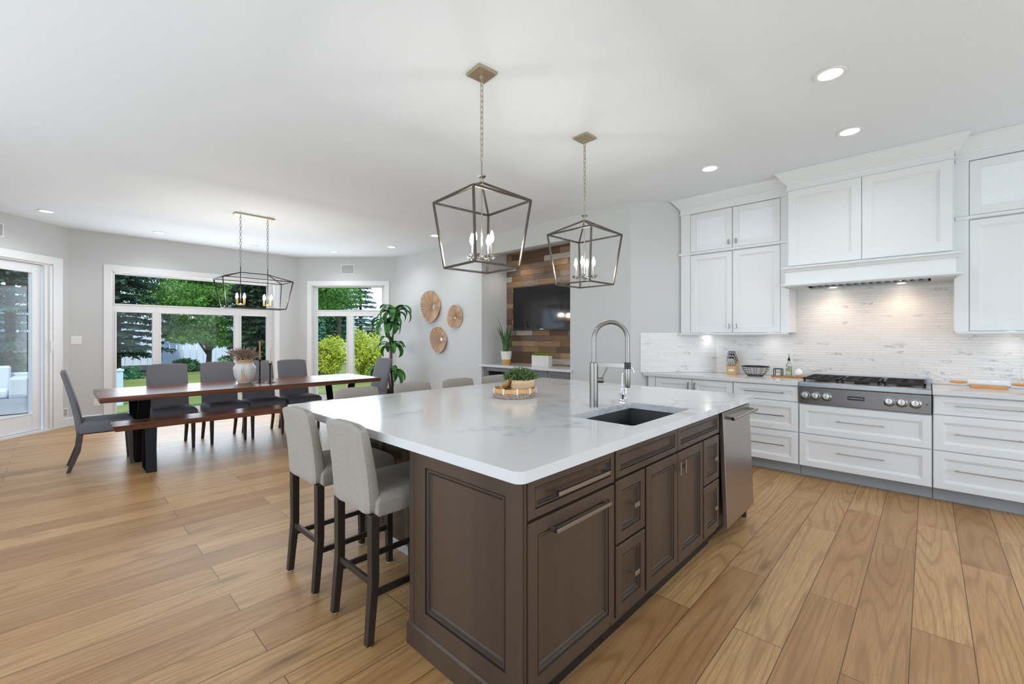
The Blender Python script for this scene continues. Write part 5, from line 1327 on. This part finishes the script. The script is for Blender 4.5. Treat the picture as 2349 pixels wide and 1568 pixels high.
# fence of white boards behind the bed
def fence(x0, x1, y, label):
    r = thing('board_fence', ((x0 + x1) / 2, y, 0), label, 'fence')
    mb = MB(); w = .28; n = int((x1 - x0) / w)
    for i in range(n): mb.box(x0 + i * w, x0 + (i + 1) * w - .018, y, y + .03, .0, 2.55)
    mb.build('boards', M['fence_white'], r)
    MB().box(x0, x1, y + .03, y + .08, .4, .5).box(x0, x1, y + .03, y + .08, 2.1, 2.2).box(x0, x1, y - .02, y + .10, 2.55, 2.60).build('rails', M['fence_white'], r)
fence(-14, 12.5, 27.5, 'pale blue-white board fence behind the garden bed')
ps = thing('deck_post', (.96, 12.9, GZ), 'pale blue deck post on the lawn just outside the big window', 'post')
MB().box(.905, 1.015, 12.85, 12.96, GZ - .05, .60).build('post', M['post_blue'], ps)
MB().box(.89, 1.03, 12.835, 12.975, .60, .64).lathe([(.075, .64), (.001, .67)], (.96, 12.905, 0), 4, phase=PI / 4).build('cap', M['post_blue'], ps)

def spruce(x, y, h, rad, label, mat='leaf_spruce', dens=1.0, name='spruce_tree', size=.30, z0=.3, droop=.35, gap=.26, trunk=.12):
    g = gh(x, y); r = thing(name, (x, y, g), label, 'tree', 'garden trees'); size *= .62
    mb = MB(); br = MB().tube([(x, y, g - .1), (x, y, g + h * .5), (x, y, g + h)], [trunk, trunk * .6, .02], 8); z = z0
    while z < h - .2:
        rr = rad * (1 - z / h) ** .85 * random.uniform(.85, 1.08); n = max(5, int(8 * dens))
        for i in range(n):
            a = random.uniform(0, 2 * PI); L = rr * random.uniform(.75, 1.1); d = Vector((math.cos(a), math.sin(a), 0)); s = Vector((-d.y, d.x, 0)); m = max(3, int(L / .085))
            br.tube([Vector((x, y, g + z)), Vector((x, y, g + z)) + d * L * .5 + Vector((0, 0, -droop * L * .12)), Vector((x, y, g + z)) + d * L + Vector((0, 0, -droop * L * .35))], [.025, .015, .005], 4)
            for k in range(m):
                v = (k + .7) / m; p = Vector((x, y, g + z)) + d * L * v + Vector((0, 0, -droop * L * v * v * .35 + .02))
                for sd in (-1, 1):
                    for rep in range(2):
                        q = (d * random.uniform(.3, .9) + s * sd * random.uniform(.4, 1) + Vector((0, 0, random.uniform(-.75, .12)))).normalized(); w = Vector((0, 0, 1)).cross(q).normalized() * size * .14 + Vector((0, 0, random.uniform(-.04, .04)))
                        ln = size * (.8 + .7 * (1 - v)) * random.uniform(.7, 1.2); b = len(mb.v)
                        mb.v += [tuple(p), tuple(p + q * ln * .5 + w), tuple(p + q * ln), tuple(p + q * ln * .5 - w)]; mb.face(b, b + 1, b + 2, b + 3)
        z += gap * random.uniform(.8, 1.2)
    br.build('trunk', M['bark'], r); mb.build('foliage', M[mat], r)
    return r
def broadleaf(x, y, h, rad, label, mat, n=6000, trunk_h=1.2, name='leafy_tree', size=.13, blobs=14, flat=.75, cat='tree', tr=.12, group='garden trees'):
    g = gh(x, y); r = thing(name, (x, y, g), label, cat, group)
    if cat == 'tree': n = int(n * 2.6); size *= .60
    B = []
    for i in range(blobs):
        a = random.uniform(0, 2 * PI); q = rad * .62 * math.sqrt(random.random()); zz = trunk_h + (h - trunk_h) * random.uniform(.12, .85)
        f = 1 - .45 * abs((zz - trunk_h) / (h - trunk_h) - .45) * 2; B.append((Vector((x + q * f * math.cos(a), y + q * f * math.sin(a), g + zz)), rad * random.uniform(.3, .46)))
    def fn():
        c_, rr = random.choice(B); d = Vector((random.gauss(0, 1), random.gauss(0, 1), random.gauss(0, 1))).normalized(); k = random.random() ** .35
        return c_ + Vector((d.x, d.y, d.z * flat)) * rr * k, d + Vector((random.uniform(-.7, .7), random.uniform(-.7, .7), random.uniform(-.9, .2)))
    leaves(MB(), n, fn, size, .6).build('foliage', M[mat], r)
    if tr:
        tk = MB().tube([(x, y, g - .1), (x + .05, y, g + trunk_h), (x, y, g + h * .6)], [tr, tr * .8, .04], 8)
        for c_, rr in B[:7]: tk.tube([(x, y, g + trunk_h * .9), tuple((Vector((x, y, g + trunk_h)) + c_) / 2 + Vector((0, 0, .1))), tuple(c_)], [tr * .5, tr * .3, .01], 6)
        tk.build('trunk', M['bark'], r)
    return r
# positions are plan metres in the garden
spruce(1.6, 22.4, 9.0, 2.1, 'dark blue-green spruce with low drooping branches in the left part of the garden bed', 'leaf_spruce', 1.6, size=.40, z0=.9, gap=.26)
broadleaf(4.6, 22.9, 4.9, 2.5, 'bright green spreading tree in the garden bed seen through the big window', 'leaf_green', 15000, .8, size=.16, blobs=30, flat=.35)
spruce(4.35, 15.3, 8.0, .95, 'very dark narrow evergreen behind the right pane of the big window', 'leaf_dark', 2.4, size=.34, z0=.2, gap=.15)
spruce(-.9, 18.6, 9.0, 2.3, 'frosted blue spruce just outside the patio door', 'leaf_spruce', 1.7, size=.30, z0=.3, gap=.22)
spruce(-5.4, 17.5, 9.0, 2.6, 'dense spruce beyond the patio at the far left', 'leaf_dark', 1.5, size=.34, z0=.2, gap=.26)
spruce(-2.6, 24.2, 10.0, 2.3, 'tall dark evergreen behind the frosted spruce', 'leaf_dark', 1.4, size=.36, z0=.3, gap=.26)
broadleaf(4.2, 32.5, 8.6, 3.0, 'tall light green tree rising over the board fence', 'leaf_green', 8000, 2.2, size=.22, blobs=18)
broadleaf(9.6, 31.0, 8.2, 2.8, 'tall tree beyond the fence showing through the top pane', 'leaf_bluegreen', 7000, 2.2, size=.22, blobs=18)
spruce(7.4, 36.5, 12, 2.6, 'slim evergreen standing beyond the fence', 'leaf_spruce', 1.3, size=.42, z0=1.2, gap=.34)
broadleaf(.2, 33.5, 8.8, 3.0, 'mid-green tree beyond the left end of the fence', 'leaf_bluegreen', 7000, 2.0, size=.24, blobs=18)
broadleaf(10.0, 21.9, 6.2, 2.2, 'large light green tree above the yellow shrubs', 'leaf_green', 8000, 2.5, size=.16, blobs=18)
spruce(7.15, 17.6, 2.7, .85, 'blue-green young spruce left of the yellow shrubs', 'leaf_bluegreen', 2.2, size=.22, z0=.1, gap=.11, trunk=.05)
broadleaf(6.75, 15.75, 1.55, .85, 'yellow-green shrub seen in the left pane of the small window', 'leaf_yellow', 6500, .1, 'garden_shrub', .085, 18, .8, 'shrub', 0, 'yellow garden shrubs')
broadleaf(7.35, 13.85, 1.75, .95, 'taller yellow-green shrub seen in the right pane of the small window', 'leaf_yellow', 8000, .1, 'garden_shrub', .085, 20, .8, 'shrub', 0, 'yellow garden shrubs')
spruce(12.9, 25.2, 7.4, 1.6, 'sparse blue spruce against the sky at the right of the small window', 'leaf_spruce_blue', 1.2, size=.40, z0=2.3, gap=.30)
broadleaf(5.3, 22.3, .62, .8, 'low pale green ground cover at the right of the garden bed', 'leaf_cover', 3000, 0, 'ground_cover', .11, 12, .4, 'plants', 0, None)
broadleaf(3.9, 23.1, .5, .7, 'low pale green ground cover in front of the bright tree', 'leaf_cover', 2400, 0, 'ground_cover', .11, 10, .4, 'plants', 0, None)
broadleaf(1.9, 20.6, .4, .5, 'small dark green clump on the lawn below the blue-green spruce', 'leaf_bluegreen', 1200, 0, 'ground_cover', .09, 6, .5, 'plants', 0, None)
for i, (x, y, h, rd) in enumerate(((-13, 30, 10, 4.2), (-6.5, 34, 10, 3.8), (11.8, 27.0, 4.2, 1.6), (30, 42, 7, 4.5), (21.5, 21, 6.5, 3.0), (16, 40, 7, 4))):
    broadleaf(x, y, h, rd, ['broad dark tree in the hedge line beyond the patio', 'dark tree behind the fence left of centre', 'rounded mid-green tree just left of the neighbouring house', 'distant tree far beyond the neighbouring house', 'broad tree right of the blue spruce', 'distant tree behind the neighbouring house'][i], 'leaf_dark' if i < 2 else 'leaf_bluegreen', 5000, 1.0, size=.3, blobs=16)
# neighbouring house
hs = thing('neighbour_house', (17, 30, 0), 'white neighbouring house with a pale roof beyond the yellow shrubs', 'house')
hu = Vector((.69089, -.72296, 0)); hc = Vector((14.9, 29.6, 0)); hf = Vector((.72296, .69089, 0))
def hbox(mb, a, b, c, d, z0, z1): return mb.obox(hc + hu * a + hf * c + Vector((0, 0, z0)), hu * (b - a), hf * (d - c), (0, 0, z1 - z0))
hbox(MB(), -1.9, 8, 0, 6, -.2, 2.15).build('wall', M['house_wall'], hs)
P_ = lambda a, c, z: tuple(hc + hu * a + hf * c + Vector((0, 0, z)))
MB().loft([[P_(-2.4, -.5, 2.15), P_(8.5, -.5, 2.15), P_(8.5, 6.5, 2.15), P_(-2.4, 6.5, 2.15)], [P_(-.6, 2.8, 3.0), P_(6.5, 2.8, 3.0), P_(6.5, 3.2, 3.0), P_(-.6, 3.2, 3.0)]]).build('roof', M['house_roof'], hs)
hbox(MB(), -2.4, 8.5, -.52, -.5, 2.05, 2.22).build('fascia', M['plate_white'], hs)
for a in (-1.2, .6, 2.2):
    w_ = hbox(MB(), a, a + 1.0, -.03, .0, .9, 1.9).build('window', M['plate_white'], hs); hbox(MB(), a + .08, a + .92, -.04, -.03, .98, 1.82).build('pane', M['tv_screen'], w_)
# patio sofa outside the sliding door
so = thing('patio_sofa', (-1.6, 12.4, GZ + .1), 'white outdoor sofa on the patio outside the sliding door', 'sofa')
sz = GZ + .10
def srr(x0, x1, y0, y1, z0, z1, nm, m): MB().box(x0, x1, y0, y1, z0, z1).build(nm, M[m], so, bevel=(.04, 4), smooth=True)
MB().loft([rrect(-2.6, -.35, 11.9, 12.75, sz + .02, .08), rrect(-2.6, -.35, 11.9, 12.75, sz + .30, .08)]).build('base', M['sofa_white'], so, smooth=True)
srr(-2.5, -1.45, 11.92, 12.5, sz + .30, sz + .46, 'seat_cushion', 'sofa_cushion'); srr(-1.44, -.6, 11.92, 12.5, sz + .30, sz + .46, 'seat_cushion', 'sofa_cushion')
srr(-2.5, -1.45, 12.46, 12.66, sz + .44, sz + .86, 'back_cushion', 'sofa_cushion'); srr(-1.44, -.6, 12.46, 12.66, sz + .44, sz + .86, 'back_cushion', 'sofa_cushion')
srr(-.6, -.36, 11.9, 12.75, sz + .28, sz + .66, 'armrest', 'sofa_white'); srr(-2.6, -.36, 12.6, 12.78, sz + .28, sz + .72, 'backrest', 'sofa_white')
tbp = thing('patio_table', (-1.6, 11.2, sz), 'dark low patio table in front of the outdoor sofa', 'table')
MB().box(-2.0, -1.1, 11.1, 11.6, sz + .40, sz + .43).build('top', M['black_steel'], tbp)
for x, y in ((-1.96, 11.14), (-1.14, 11.14), (-1.96, 11.56), (-1.14, 11.56)): MB().box(x - .02, x + .02, y - .02, y + .02, sz, sz + .40).build('leg', M['black_steel'], tbp)
